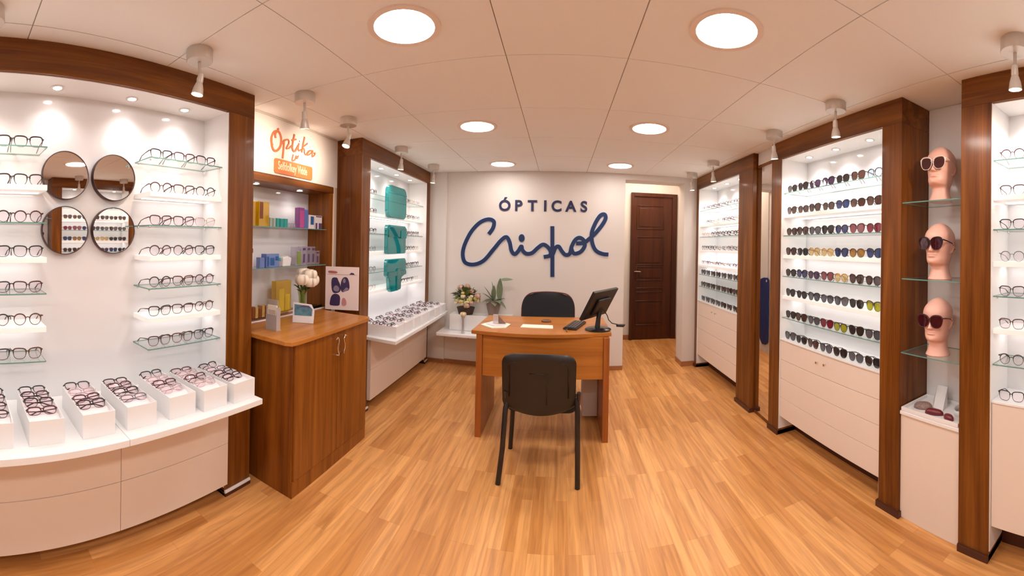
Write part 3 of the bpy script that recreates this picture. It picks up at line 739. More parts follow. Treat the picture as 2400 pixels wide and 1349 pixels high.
for i, z in enumerate(ZR2 + [0.776]):
    for k in range(7):
        c = ROWS2[i][k]; y = 2.528 - 0.1495*k
        fm = {'pale yellow': F_GLD, 'pale blue': F_BLK, 'olive': F_BLK, 'amber': F_TOR, 'rose': F_BUR, 'red': F_BUR}.get(c, F_BLK)
        glasses('sun' if (i + k) % 2 else 'sunr', fm, SUN[c], 0.0019, False, (1.735 + jit(0.004), y, z), (0, 0, -PI/2 + jit(0.06)),
                '%s-lensed sunglasses, %s from the left on the %s shelf down, tall right sunglasses cabinet' % (c.replace(' ', '-'), ORD[k], ORD[i]), 'sunglasses', 'sunglasses on the tall right cabinet')
for i, z in enumerate(ZR1 + [0.845]):
    for k in range(7):
        y = 4.425 - 0.152*k
        if i >= 5: c = random.choice(['black', 'grey', 'brown']); lm = SUN[c]; fm = F_BLK; rim = 0.0019; cat = 'sunglasses'; nm = c + '-lensed sunglasses'
        elif i == 2: lm = M_LENS; fm = F_BLK if k > 1 else F_GLD; rim = 0.0022 if k > 1 else 0.001; cat = 'eyeglasses'; nm = ('thick black' if k > 1 else 'thin gold') + ' eyeglasses'
        else:
            c = random.choice(['burgundy', 'black', 'thin gold', 'grey']); fm, rim = FR[c]; lm = M_LENS; cat = 'eyeglasses'; nm = c + ' eyeglasses'
        glasses(random.choice(['round', 'square']) if i < 5 else 'sunr', fm, lm, rim, False, (1.735, y, z), (0, 0, -PI/2 + jit(0.08)),
                '%s, %s from the left on the %s shelf down, farthest right cabinet' % (nm, ORD[k], ORD[i]), cat, 'spectacles in the farthest right cabinet')
for i, z in enumerate(ZR2 + [0.771]):
    c = ['burgundy', 'burgundy', 'black', 'grey', 'black', 'tortoiseshell', 'black', 'black'][i]; fm, rim = FR[c]
    for k in range(2):
        glasses('square' if i % 3 else 'round', fm, M_LENS, rim*0.85, False, (1.733, 0.722 - 0.152*k, z), (0, 0, -PI/2 + 0.05), '%s eyeglasses on the %s shelf down at the right edge, %s the frame post' % (c, ORD[i], 'next to' if k == 0 else 'second from'), 'eyeglasses', 'eyeglasses at the right edge')

# --- tall mirror between the right cabinets
t = thing('wall_mirror', 'tall narrow mirror between the two right cabinets, reflecting a blue coat', 'mirror', (1.77, 2.93, 0))
MRX = lambda a, b, d: (1.720 + d + 0.049*(a - 2.775), a, b)      # leaf stands open a few degrees
def slab(name, m, y0, y1, z0, z1, d0, d1):
    bm = new(); prism(bm, [(y0, z0), (y1, z0), (y1, z1), (y0, z1)], MRX, d0, d1); return obj(name, bm, m, t)
slab('mirror_glass', M_MIR, 2.776, 3.084, 0.021, 2.234, 0, 0.02)
slab('rail', M_WV, 2.776, 3.084, 2.235, 2.262, -0.003, 0.02); slab('rail', M_WV, 2.776, 3.084, 0.0, 0.02, -0.006, 0.02)
slab('top_panel', M_WALL, 2.776, 3.084, 2.263, CEIL - 0.002, 0, 0.02)
# blue coat on the corridor's left wall: only the mirror shows it
t = thing('blue_coat', 'dark blue coat hanging on the corridor wall, seen only in the tall mirror', 'coat', (0.79, 4.95, 1.0))
CY = lambda a, b, d: (0.7865 + d*(0.8 + 0.2*math.sin(a*60)), a, b)
bm = new(); prism(bm, [(4.79, 0.16), (4.86, 0.115), (4.98, 0.10), (5.05, 0.16), (5.10, 0.30), (5.115, 0.85), (5.10, 0.98), (5.05, 1.05), (4.95, 1.075), (4.82, 1.08), (4.79, 1.05)], CY, 0.0, 0.022)
obj('cloth', bm, M_DBLUE, t, 0.006)
bm = new(); box(bm, 0.811, 0.814, 4.82, 4.84, 1.02, 1.05); obj('tag', bm, M_CREAM, t)
alight('corridor_fill', (1.3, 5.4, 2.70), (0, 0, 0), 0.6, 14, WARM, 0.6)  # unseen area lamp added to brighten the corridor

# --- mannequin heads niche
HS = thing('shelf_column', 'column of glass shelves for mannequin heads above a white cupboard, between right cabinets', 'shelf unit', (1.83, 1.18, 0))
bm = new(); box(bm, 1.96, 1.984, 0.991, 1.379, 0, CEIL - 0.002); obj('back_panel', bm, M_LAM, HS)
for z in (1.772, 1.341, 0.924):
    bm = new(); box(bm, 1.70, 1.958, 0.992, 1.378, z - 0.006, z); bm.normal_update()
    for f in bm.faces: f.material_index = 0 if abs(f.normal.z) > 0.5 else 1
    obj('glass_shelf', bm, [M_GLASS, M_GEDGE], HS)
bm = new(); box(bm, 1.705, 1.958, 0.992, 1.378, 0.0, 0.575); cb = obj('cupboard', bm, M_DRAW, HS, 0.003)
bm = new(); box(bm, 1.695, 1.958, 0.992, 1.378, 0.577, 0.597); obj('cupboard_top', bm, M_LAM, HS, 0.003)
bm = new()
for a in ((1.70, 1.712, 1.0, 1.372), (1.94, 1.955, 1.0, 1.372), (1.712, 1.94, 1.0, 1.012), (1.712, 1.94, 1.36, 1.372)):
    box(bm, a[0], a[1], a[2], a[3], 0.598, 0.618)
box(bm, 1.712, 1.94, 1.012, 1.36, 0.598, 0.602)
tr = obj('accessory_tray', bm, M_LAM, None, 0.002)
tag(tr, 'shallow white tray with raised rim on the white cupboard under the heads', 'tray')
def band(name, pts, r, m, label, cat):
    bm = new(); tube(bm, pts, r, 8); o = obj(name, bm, m, None, smooth=True); tag(o, label, cat); return o
M_LACE = plain('patterned_case', (0.30, 0.20, 0.17), 0.6, noise=0.9, bscale=160)
def ribbon(name, pts, wdt, m, label, cat):
    bm = new(); rows = []
    for p in pts:
        p = Vector(p); rows.append((bm.verts.new(p + Vector((0, 0, wdt/2))), bm.verts.new(p - Vector((0, 0, wdt/2)))))
    for A, B in zip(rows, rows[1:]): bm.faces.new((A[0], B[0], B[1], A[1])).smooth = True
    o = obj(name, bm, m, None); md = o.modifiers.new('s', 'SOLIDIFY'); md.thickness = 0.003
    tag(o, label, cat); return o
def ell(cx, cy, z, rx, ry, a0, a1, n=20):
    return [(cx + rx*math.cos(math.radians(a0 + (a1-a0)*k/n)), cy + ry*math.sin(math.radians(a0 + (a1-a0)*k/n)), z) for k in range(n + 1)]
def patch(name, cx, cy, z, rx, ry, h, m, rot, label, cat):
    bm = new(); prof = [(1.0, 0), (0.95, h*0.5), (0.75, h*0.85), (0.4, h), (0.01, h*1.02)]
    n = 24; rg = [[bm.verts.new((cx + rx*r*math.cos(2*PI*k/n + 0)*math.cos(rot) - ry*r*math.sin(2*PI*k/n)*math.sin(rot), cy + rx*r*math.cos(2*PI*k/n)*math.sin(rot) + ry*r*math.sin(2*PI*k/n)*math.cos(rot), z + hh)) for k in range(n)] for r, hh in prof]
    for A, B in zip(rg, rg[1:]):
        for k in range(n): bm.faces.new((A[k], A[(k+1) % n], B[(k+1) % n], B[k])).smooth = True
    bm.faces.new(rg[0][::-1]); o = obj(name, bm, m, None); tag(o, label, cat); return o
patch('spectacle_case', 1.80, 1.29, 0.602, 0.035, 0.055, 0.03, M_LACE, 0.4, 'speckled brown spectacle case, left in the white tray', 'spectacle case')
patch('spectacle_case', 1.765, 1.19, 0.602, 0.022, 0.055, 0.028, plain('case_red', (0.16, 0.012, 0.018), 0.35), 0.25, 'dark red spectacle case in the middle of the white tray', 'spectacle case')
patch('spectacle_case', 1.755, 1.09, 0.602, 0.020, 0.035, 0.026, plain('case_wine', (0.20, 0.02, 0.03), 0.3), -0.3, 'small wine red case near the front rim of the white tray', 'spectacle case')
ribbon('white_band', ell(1.86, 1.06, 0.617, 0.06, 0.05, 20, 330), 0.03, M_TRAY, 'coiled white card band at the right of the tray', 'card band')
bm = new(); v = [bm.verts.new(p) for p in ((1.90, 1.29, 0.603), (1.90, 1.19, 0.603), (1.82, 1.17, 0.604), (1.83, 1.24, 0.604), (1.925, 1.275, 0.70), (1.925, 1.205, 0.70))]
bm.faces.new((v[0], v[1], v[5], v[4])); bm.faces.new((v[1], v[2], v[5])); bm.faces.new((v[0], v[4], v[3])); bm.faces.new((v[3], v[4], v[5], v[2]))
bm.faces.new((v[0], v[3], v[2], v[1]))
o = obj('folded_card', bm, M_TRAY); tag(o, 'folded white card standing at the back of the tray', 'card')

def head_mesh(z0=0.0):
    """bald mannequin head, faces -x in local coords; z from 0"""
    H = 0.326
    def ip(tab, z):
        n = len(tab)
        if z <= tab[0][0]: return tab[0][1]
        if z >= tab[-1][0]: return tab[-1][1]
        for i in range(n - 1):
            if z <= tab[i+1][0]:
                (x0, y0), (x1, y1) = tab[i], tab[i+1]; h_ = x1 - x0
                def sl(j):
                    if j == 0: return (tab[1][1]-tab[0][1])/(tab[1][0]-tab[0][0])
                    if j == n - 1: return (tab[-1][1]-tab[-2][1])/(tab[-1][0]-tab[-2][0])
                    s0 = (tab[j][1]-tab[j-1][1])/(tab[j][0]-tab[j-1][0]); s1 = (tab[j+1][1]-tab[j][1])/(tab[j+1][0]-tab[j][0])
                    h0, h1 = tab[j][0]-tab[j-1][0], tab[j+1][0]-tab[j][0]
                    return (s0*h1 + s1*h0)/(h0 + h1) if s0*s1 > 0 or True else 0
                m0, m1 = sl(i), sl(i+1); t = (z - x0)/h_
                return (2*t**3 - 3*t*t + 1)*y0 + (t**3 - 2*t*t + t)*h_*m0 + (-2*t**3 + 3*t*t)*y1 + (t**3 - t*t)*h_*m1
    front = [(0, .060), (.03, .050), (.062, .045), (.078, .052), (.090, .078), (.104, .088), (.135, .087), (.16, .085), (.185, .085), (.212, .090), (.235, .093), (.265, .086), (.29, .069), (.308, .048), (.320, .024), (.326, .001)]
    back = [(0, .070), (.03, .060), (.07, .054), (.10, .058), (.13, .070), (.165, .090), (.20, .102), (.235, .104), (.265, .095), (.29, .075), (.308, .051), (.320, .025), (.326, .001)]
    wid = [(0, .070), (.03, .058), (.065, .051), (.080, .051), (.094, .056), (.115, .062), (.145, .066), (.17, .071), (.20, .0755), (.235, .078), (.265, .073), (.29, .058), (.308, .041), (.320, .020), (.326, .001)]
    bm = new(); NZ, NA = 120, 96; rings = []
    for i in range(NZ + 1):
        u = i/NZ; z = H*(u*0.8/0.7 if u < 0.7 else 0.8 + 0.2*math.sin((u - 0.7)/0.3*PI/2))
        f, b, w_ = ip(front, z), ip(back, z), ip(wid, z)
        R_ = []
        for k in range(NA):
            a = 2*PI*k/NA; c, s = math.cos(a), math.sin(a)
            p = 0.86 if (c > 0 and z > 0.09) else 1.0
            x = w_*math.copysign(abs(s)**p, s); y = (f if c > 0 else b)*math.copysign(abs(c)**(1.0 if c < 0 else 0.92), c)
            if c > 0 and z > 0.085:
                def G(v, m, sg): return math.exp(-((v - m)/sg)**2)
                nose = 0.0
                if 0.156 < z < 0.225:
                    t = (0.214 - z)/0.045
                    amp = 0.026*max(0, min(1, t)) if z > 0.168 else 0.026*max(0, 1 - ((0.168 - z)/0.012)**2)
                    nose = amp*G(x, 0, 0.0085 + 0.004*max(0, min(1, t)))
                y += nose
                y += 0.008*G(z, 0.164, 0.006)*(G(x, 0.012, 0.006) + G(x, -0.012, 0.006))
                y -= 0.012*G(z, 0.198, 0.012)*(G(x, 0.031, 0.015) + G(x, -0.031, 0.015))
                y += 0.006*G(z, 0.196, 0.007)*(G(x, 0.031, 0.010) + G(x, -0.031, 0.010))
                y += 0.005*G(z, 0.218, 0.007)*(G(x, 0.03, 0.02) + G(x, -0.03, 0.02))
                lw = math.exp(-(x/0.025)**4)
                y += 0.0085*G(z, 0.1435, 0.0044)*lw + 0.0090*G(z, 0.1335, 0.0050)*math.exp(-(x/0.021)**4) - 0.004*G(z, 0.1388, 0.0018)*lw
                y -= 0.004*G(z, 0.121, 0.006)*G(x, 0, 0.02)
                y += 0.006*G(z, 0.100, 0.009)*G(x, 0, 0.018)
                y += 0.004*G(z, 0.168, 0.014)*(G(x, 0.043, 0.014) + G(x, -0.043, 0.014))
            R_.append(bm.verts.new((-y, x, z)))
        rings.append(R_)
    for A, B in zip(rings, rings[1:]):
        for k in range(NA):
            f = bm.faces.new((A[k], A[(k+1) % NA], B[(k+1) % NA], B[k])); f.smooth = True
            c = f.calc_center_median()
    bm.faces.new(rings[0][::-1]); bm.faces.new(rings[-1])
    # ears
    for sd in (-1, 1):
        rg = []
        for (sc, off) in ((1.0, 0.0), (1.05, 0.010), (0.92, 0.015), (0.70, 0.010), (0.3, 0.007)):
            rg.append([bm.verts.new((0.010 + sc*0.016*math.cos(2*PI*k/20) + 0.006*math.sin(2*PI*k/20), sd*(0.063 + off + 0.004*math.sin(2*PI*k/20) + 0.004*math.cos(2*PI*k/20)), 0.177 + sc*0.029*math.sin(2*PI*k/20)*(1 if math.sin(2*PI*k/20) > 0 else 0.95))) for k in range(20)])
        for A, B in zip(rg, rg[1:]):
            for k in range(20): bm.faces.new((A[k], A[(k+1) % 20], B[(k+1) % 20], B[k])).smooth = True
        bm.faces.new(rg[-1])
    bmesh.ops.recalc_face_normals(bm, faces=bm.faces)
    me = bpy.data.meshes.new('mannequin_head'); bm.to_mesh(me); bm.free(); me.materials.append(M_SKIN); me.materials.append(M_LIP)
    return me
HM = head_mesh()
HNM = ['top', 'middle', 'bottom']
for i, (z, sx, sy, rz) in enumerate(((1.773, 1.80, 1.185, 0.02), (1.342, 1.80, 1.185, -0.03), (0.925, 1.795, 1.19, 0.06))):
    o = bpy.data.objects.new('mannequin_head', HM); o.scale = (1, 1, 0.96); C.objects.link(o); o.location = (sx, sy, z); o.rotation_euler = (0, 0.06 if i == 0 else 0, rz + 0.05)
    tag(o, 'bald pink mannequin head wearing sunglasses on the %s glass shelf' % HNM[i], 'mannequin head', 'three mannequin heads on glass shelves')
    fm = (F_WHT, F_BLK, F_BUR)[i]
    r = Euler((0, 0.06 if i == 0 else 0, rz + 0.05)).to_matrix()
    off = r @ Vector((-0.101, 0, 0.160))
    glasses('sun', fm, S_MAR, 0.0021, False, Vector((sx, sy, z)) + off, (0, 0, -PI/2 + rz + 0.05),
            '%s-framed large dark sunglasses worn by the %s mannequin head' % (('pale white', 'black', 'burgundy')[i], HNM[i]), 'sunglasses', 'sunglasses worn by the mannequin heads', 1.16)

# ------------------------------------------------------------------ wooden counter and niche
CT = thing('wooden_counter', 'waist-high reddish wooden counter with two doors, between the left cabinets', 'counter', (-1.62, 2.13, 0))
bm = new(); box(bm, -1.868, -1.412, 1.700, 2.560, 0.09, 0.893); obj('body', bm, M_CV, CT, 0.002)
bm = new(); box(bm, -1.868, -1.402, 1.700, 2.565, 0.0, 0.095); obj('plinth', bm, M_CV, CT, 0.002)
bm = new(); prism(bm, [(-1.868, 1.648), (-1.43, 1.648), (-1.385, 1.668), (-1.378, 1.72), (-1.378, 2.55), (-1.40, 2.602), (-1.868, 2.63)], lambda x, y, d: (x, y, d), 0.894, 0.92)
obj('worktop', bm, M_CH, CT, 0.003)
for (a, b_) in ((1.712, 2.155), (2.158, 2.557)):
    bm = new(); box(bm, -1.411, -1.396, a, b_, 0.10, 0.888); d = obj('door', bm, M_CV, CT, 0.002)
    yh = b_ - 0.035 if a < 2 else a + 0.045
    sg = 1 if a < 2 else -1
    bm = new(); pts = [(-1.393 - 0.0, yh - sg*0.02, 0.852), (-1.372, yh - sg*0.004, 0.862), (-1.368, yh + sg*0.010, 0.838), (-1.368, yh, 0.806), (-1.368, yh - sg*0.002, 0.78), (-1.37, yh + sg*0.010, 0.750), (-1.393, yh + sg*0.004, 0.742)]
    pts = [(xx_, p_[0], p_[1]) for xx_, p_ in zip([-1.393] + [-1.370]*46 + [-1.380, -1.393], crom([(q[1], q[2]) for q in pts], 8))]
    tube(bm, pts, 0.0042, 8); obj('handle', bm, M_CHROME, d, smooth=True)
NI = thing('wall_niche', 'wooden wall niche with two glass shelves behind the wooden counter', 'wall shelf', (-1.98, 2.2, 0.92))
bm = new(); box(bm, -2.112, -1.866, 1.645, 2.772, 1.905, 1.958); obj('top_board', bm, M_WH, NI, 0.001)
bm = new(); box(bm, -2.112, -1.866, 2.722, 2.762, 0.922, 1.905); obj('side_board', bm, M_CV, NI, 0.001)
bm = new(); box(bm, -2.112, -1.866, 1.645, 1.665, 0.922, 1.905); obj('side_board', bm, M_CV, NI, 0.001)
bm = new(); box(bm, -2.118, -2.103, 1.665, 2.722, 0.922, 1.905); obj('back_panel', bm, M_LAMG, NI)
bm = new(); box(bm, -2.10, -1.869, 1.665, 2.722, 0.90, 0.921); obj('base_board', bm, M_DZ, NI)
for z in (1.594, 1.294):
    bm = new(); box(bm, -2.10, -1.90, 1.667, 2.72, z - 0.006, z); bm.normal_update()
    for f in bm.faces: f.material_index = 0 if abs(f.normal.z) > 0.5 else 1
    obj('glass_shelf', bm, [M_GLASS, M_GEDGE], NI)
for y in (1.95, 2.45): downlight(NI, -1.985, y, 1.904, 1.4)
for xx in (-1.90, -2.0):
    bm = new(); box(bm, xx, xx + 0.006, 1.667, 2.70, 0.9215, 0.930); obj('edge_strip', bm, M_LAM, NI)
# little boxes and bottles on the niche shelves
def carton(name, y0, y1, z, h, x0, x1, m, label, cat='box', face=None, fm=None, capm=None):
    t = thing(name, label, cat, ((x0+x1)/2, (y0+y1)/2, z))
    bm = new(); box(bm, x0, x1, y0, y1, z, z + h); obj('case', bm, m, t, 0.003)
    if face:
        for (a, b, c, d) in face: bx('print', fm, t, x1, x1 + 0.0015, y0 + (y1-y0)*a, y0 + (y1-y0)*b, z + h*c, z + h*d)
    if capm:
        bm = new(); lathe(bm, [(0.012, 0), (0.012, 0.02), (0.009, 0.024)], ((x0+x1)/2, (y0+y1)/2, z + h), 12); obj('cap', bm, capm, t, smooth=True)
    return t
M_AMBER = plain('amber_brown', (0.20, 0.05, 0.01), 0.3); M_TL = plain('teal_print', (0.02, 0.33, 0.32), 0.4); M_GT = plain('grey_teal', (0.35, 0.42, 0.38), 0.4)
M_VIO = plain('violet_print', (0.10, 0.06, 0.16), 0.5); M_WB = plain('white_box', (0.78, 0.74, 0.76), 0.4); M_BL2 = plain('blue_print', (0.02, 0.10, 0.32), 0.4); M_MAG = plain('magenta_print', (0.50, 0.08, 0.30), 0.4); M_MRN = plain('dark_maroon_print', (0.14, 0.02, 0.05), 0.5)
zA, zB = 1.5945, 1.2945
carton('yellow_box', 1.865, 1.925, zA, 0.175, -2.03, -1.96, M_YEL, 'tall yellow transparent box, leftmost on the upper niche shelf')
carton('yellow_box', 1.94, 2.045, zA, 0.178, -2.00, -1.94, M_YEL, 'wider yellow box with an amber stripe on the upper niche shelf', face=[(0.05, 0.38, 0.3, 0.97)], fm=M_AMBER)
for k, (a, b, m, nm) in enumerate(((2.065, 2.095, M_GT, 'grey-green'), (2.10, 2.13, M_GT, 'pale grey-green'), (2.137, 2.172, M_TL, 'small dark teal'), (2.178, 2.222, M_TL, 'middle teal'), (2.226, 2.268, M_TL, 'bright teal'))):
    carton('lens_solution_box', a, b, zA, 0.068 - 0.002*(k % 2), -1.99, -1.95, m, '%s carton, %s of the five right of the yellow boxes' % (nm, ORD[k]))
for k, y in enumerate((2.295, 2.325, 2.352)):
    bm = new(); lathe(bm, [(0.012, 0), (0.018, 0.01), (0.012, 0.03), (0.004, 0.038)], (-1.96, y, zA), 8, smooth=False)
    o = obj('crystal_figure', bm, M_CLR); tag(o, 'small clear crystal piece on the upper niche shelf, %s from the left' % ORD[k], 'ornament')
carton('purple_box', 2.385, 2.452, zA, 0.165, -1.98, -1.93, M_PUR, 'tall purple transparent box with magenta front on the upper niche shelf', face=[(0.12, 0.88, 0.04, 0.85)], fm=M_MAG)
carton('blue_box', 2.458, 2.512, zA, 0.155, -2.00, -1.94, M_BLU, 'tall pale blue box right of the purple one')
carton('white_carton', 2.522, 2.60, zA, 0.115, -1.99, -1.94, M_WB, 'white carton with a blue square on the upper niche shelf', face=[(0.3, 0.85, 0.3, 0.9)], fm=M_BL2)
carton('white_carton', 2.61, 2.71, zA, 0.115, -1.99, -1.94, M_WB, 'white carton with two black bottles printed, right end of upper niche shelf', face=[(0.05, 0.3, 0, 0.45), (0.5, 0.95, 0, 0.45), (0.1, 0.9, 0.88, 0.97)], fm=M_VIO)
carton('white_carton', 1.86, 1.945, zB, 0.145, -2.04, -1.99, M_WB, 'pale carton with two dark squares, left end of the lower niche shelf', face=[(0.1, 0.4, 0.74, 0.96), (0.52, 0.85, 0.74, 0.96), (0.1, 0.25, 0.1, 0.6)], fm=M_MRN)
carton('blue_box', 1.955, 2.005, zB, 0.075, -1.98, -1.94, M_BLU, 'small blue box left of the larger blue one, lower niche shelf')
carton('blue_box', 2.012, 2.15, zB, 0.10, -1.985, -1.93, M_BLU, 'larger blue box with printed windows on the lower niche shelf', face=[(0.05, 0.2, 0.1, 0.8), (0.3, 0.62, 0.15, 0.7), (0.7, 0.95, 0.5, 0.8)], fm=M_BL2)
carton('small_bottle', 2.165, 2.185, zB, 0.045, -1.96, -1.94, M_CLR, 'tiny clear bottle beside the grey pouch, lower niche shelf', 'bottle', capm=M_TL)
t = thing('grey_pouch', 'soft grey pouch with folded flap on the lower niche shelf', 'pouch', (-1.96, 2.25, zB))
bm = new(); prism(bm, [(2.20, zB), (2.29, zB), (2.305, zB + 0.065), (2.26, zB + 0.08), (2.20, zB + 0.068)], lambda a, b, d: (d, a, b), -1.985, -1.935); obj('bag', bm, M_TRAY, t, 0.008)
carton('green_box', 2.345, 2.425, zB, 0.15, -1.985, -1.93, M_CLR, 'clear box with green bottle inside, lower niche shelf', face=[(0.2, 0.85, 0.05, 0.75)], fm=M_GRN)
for k in range(4):
    a = 2.43 + 0.062*k
    carton('clear_case', a, a + 0.058, zB, 0.152 - 0.012*(k == 3)*3, -1.985, -1.935, M_CLR, 'clear box with violet print, %s of the four at the right of lower niche shelf' % ORD[k], face=[(0.3, 0.7, 0.15, 0.6), (0.2, 0.8, 0.8, 0.92)], fm=M_VIO)
# solid block imitating a reflection of yellow boxes; golden boxes at the niche foot
carton('yellow_box_reflection', 2.165, 2.345, 0.935, 0.245, -2.02, -1.97, M_YEL, 'tall yellow block imitating a reflection of yellow boxes in the niche behind the counter', 'display block', face=[(0.2, 0.52, 0.05, 0.75), (0.6, 0.9, 0.05, 0.55)], fm=plain('pale_yellow_print', (0.75, 0.55, 0.05), 0.4))
M_GOLD = plain('gold_card', (0.55, 0.33, 0.10), 0.35, noise=0.5, bscale=60)
for k in range(6):
    carton('gold_box', 1.885 + 0.034*k, 1.914 + 0.034*k, 0.935, 0.085 - 0.007*(k % 3), -1.99, -1.94, M_GOLD if k % 2 else M_AMBER, 'little gold and brown box in the niche foot, %s from the left' % ORD[k])
bm = new(); box(bm, -2.06, -1.93, 2.50, 2.715, 0.931, 0.937); box(bm, -1.935, -1.930, 2.50, 2.715, 0.931, 0.945)
o = obj('black_tray', bm, M_BLACKG, None, 0.001); tag(o, 'flat black tray with pale edge at the right of the niche foot', 'tray')
# things on the counter top
t = thing('leaflet_holder', 'slim grey acrylic leaflet holder standing at the left front of the wooden counter', 'leaflet holder', (-1.66, 1.80, 0.92))
bm = new(); box(bm, -1.715, -1.622, 1.79, 1.835, 0.9205, 0.926); box(bm, -1.715, -1.622, 1.79, 1.794, 0.926, 1.02); box(bm, -1.735, -1.645, 1.828, 1.833, 0.926, 1.11); box(bm, -1.715, -1.711, 1.794, 1.828, 0.926, 1.07); box(bm, -1.626, -1.622, 1.794, 1.828, 0.926, 1.07)
obj('stand', bm, M_ACR, t)
bm = new(); box(bm, -1.708, -1.63, 1.80, 1.806, 0.928, 1.08); lf = obj('leaflet', bm, M_PAPER, t)
bm = new()
for k in range(6): box(bm, -1.70, -1.64, 1.7985, 1.7998, 1.0 + 0.009*k, 1.003 + 0.009*k)
obj('print', bm, plain('leaflet_print', (0.35, 0.22, 0.18), 0.5), lf)
t = thing('photo_card', 'small white framed card with a blue spectacle picture on the wooden counter', 'card stand', (-1.62, 2.06, 0.92))
M4 = Matrix.Translation((-1.655, 2.10, 0.92)) @ Matrix.Rotation(0.42, 4, 'Z') @ Matrix.Rotation(-0.18, 4, 'X')
bm = new(); prism(bm, [(-0.075, 0.001), (0.075, 0.001), (0.078, 0.09), (0.055, 0.132), (-0.08, 0.142)], lambda a, b, d: (a, d, b), 0, 0.008); bm.transform(M4); obj('board', bm, M_WB, t, 0.002)
bm = new(); prism(bm, [(-0.064, 0.052), (0.062, 0.052), (0.064, 0.10), (0.04, 0.122), (-0.068, 0.128)], lambda a, b, d: (a, d, b), -0.0015, 0.0); bm.transform(M4); obj('picture', bm, plain('card_blue', (0.09, 0.22, 0.30), 0.3, noise=0.7, bscale=40), t)
bm = new(); prism(bm, [(-0.06, 0.100), (0.0, 0.124), (0.035, 0.122), (0.06, 0.10), (0.03, 0.112), (-0.03, 0.108)], lambda a, b, d: (a, d, b), -0.003, -0.0016); bm.transform(M4); obj('print', bm, M_VIO, t)
bm = new(); v = tube(bm, [(0, 0.008, 0.09), (0, 0.05, 0.001 + 0.0)], 0.004, 6); bm.transform(M4); obj('strut', bm, M_WB, t)
t = thing('poster_board', 'upright pinkish white poster card with dark spectacle cases on the wooden counter', 'poster', (-1.72, 2.70, 0.92))
PX = lambda a, b, d: (-1.855 + a*0.265 , 2.655 + a*0.10 + d, 0.9215 + b*0.36)
bm = new(); prism(bm, [(0, 0), (1, 0), (1, 1), (0, 1)], PX, 0, 0.006); obj('board', bm, M_PINKW, t)
def pp(poly, m, nm, d=-0.002):
    if len(poly) > 4:
        for _ in range(2):
            q = []
            for i in range(len(poly)):
                a, b = poly[i], poly[(i+1) % len(poly)]
                q += [(a[0]*.75 + b[0]*.25, a[1]*.75 + b[1]*.25), (a[0]*.25 + b[0]*.75, a[1]*.25 + b[1]*.75)]
            poly = q
    bm = new(); prism(bm, poly, PX, d, d + 0.0015); obj(nm, bm, m, t)
M_NV = plain('poster_navy', (0.035, 0.020, 0.09), 0.4); M_GV = plain('poster_grey_violet', (0.24, 0.20, 0.30), 0.4); M_RD = plain('poster_red', (0.42, 0.12, 0.10), 0.5); M_PK = plain('poster_rose', (0.52, 0.24, 0.26), 0.5)
pp([(0.20, 0.42), (0.30, 0.37), (0.47, 0.42), (0.47, 0.56), (0.38, 0.70), (0.36, 0.75), (0.22, 0.75), (0.18, 0.68)], M_NV, 'printed_case')
pp([(0.27, 0.43), (0.42, 0.42), (0.43, 0.52), (0.32, 0.58), (0.24, 0.5)], M_GV, 'print', -0.0035)
pp([(0.46, 0.52), (0.50, 0.40), (0.62, 0.44), (0.74, 0.47), (0.72, 0.66), (0.66, 0.765), (0.55, 0.765), (0.48, 0.68)], M_NV, 'printed_case')
pp([(0.52, 0.43), (0.64, 0.53), (0.72, 0.49), (0.62, 0.44)], M_GV, 'print', -0.0035)
pp([(0.53, 0.65), (0.58, 0.62), (0.62, 0.66), (0.60, 0.73), (0.55, 0.73)], M_GV, 'print', -0.0035)
pp([(0.13, 0.12), (0.18, 0.09), (0.42, 0.09), (0.45, 0.13), (0.46, 0.36), (0.20, 0.375)], M_NV, 'printed_case')
pp([(0.49, 0.11), (0.60, 0.09), (0.66, 0.14), (0.62, 0.27), (0.52, 0.29)], M_PK, 'printed_case')
pp([(0.08, 0.855), (0.20, 0.84), (0.36, 0.845), (0.36, 0.89), (0.2, 0.905), (0.08, 0.90)], M_RD, 'print')
pp([(0.72, 0.825), (0.88, 0.825), (0.85, 0.86), (0.78, 0.87)], M_NV, 'print')
pp([(0.05, 0.818), (0.95, 0.818), (0.95, 0.823), (0.05, 0.823)], M_GV, 'print')
t = thing('rose_vase', 'glass vase with white roses on the wooden counter', 'vase of flowers', (-1.78, 2.25, 0.92))
bm = new(); lathe(bm, [(0.028, 0.0), (0.030, 0.01), (0.026, 0.07), (0.030, 0.16), (0.040, 0.215), (0.038, 0.215), (0.026, 0.16), (0.022, 0.07), (0.02, 0.012)], (-1.78, 2.25, 0.9205), 24, cap=False); obj('vase', bm, M_VASE, t, smooth=True)
bm = new()
for k in range(9):
    a = k*0.7; tube(bm, [(-1.78 + 0.012*math.cos(a), 2.25 + 0.012*math.sin(a), 0.93), (-1.78 + 0.01*math.cos(a+1), 2.25 + 0.012*math.sin(a+1), 1.08), (-1.78 + 0.045*math.cos(a), 2.26 + 0.06*math.sin(a), 1.19)], 0.004, 6)
obj('stems', bm, plain('stem_green', (0.20, 0.30, 0.04), 0.5), t)
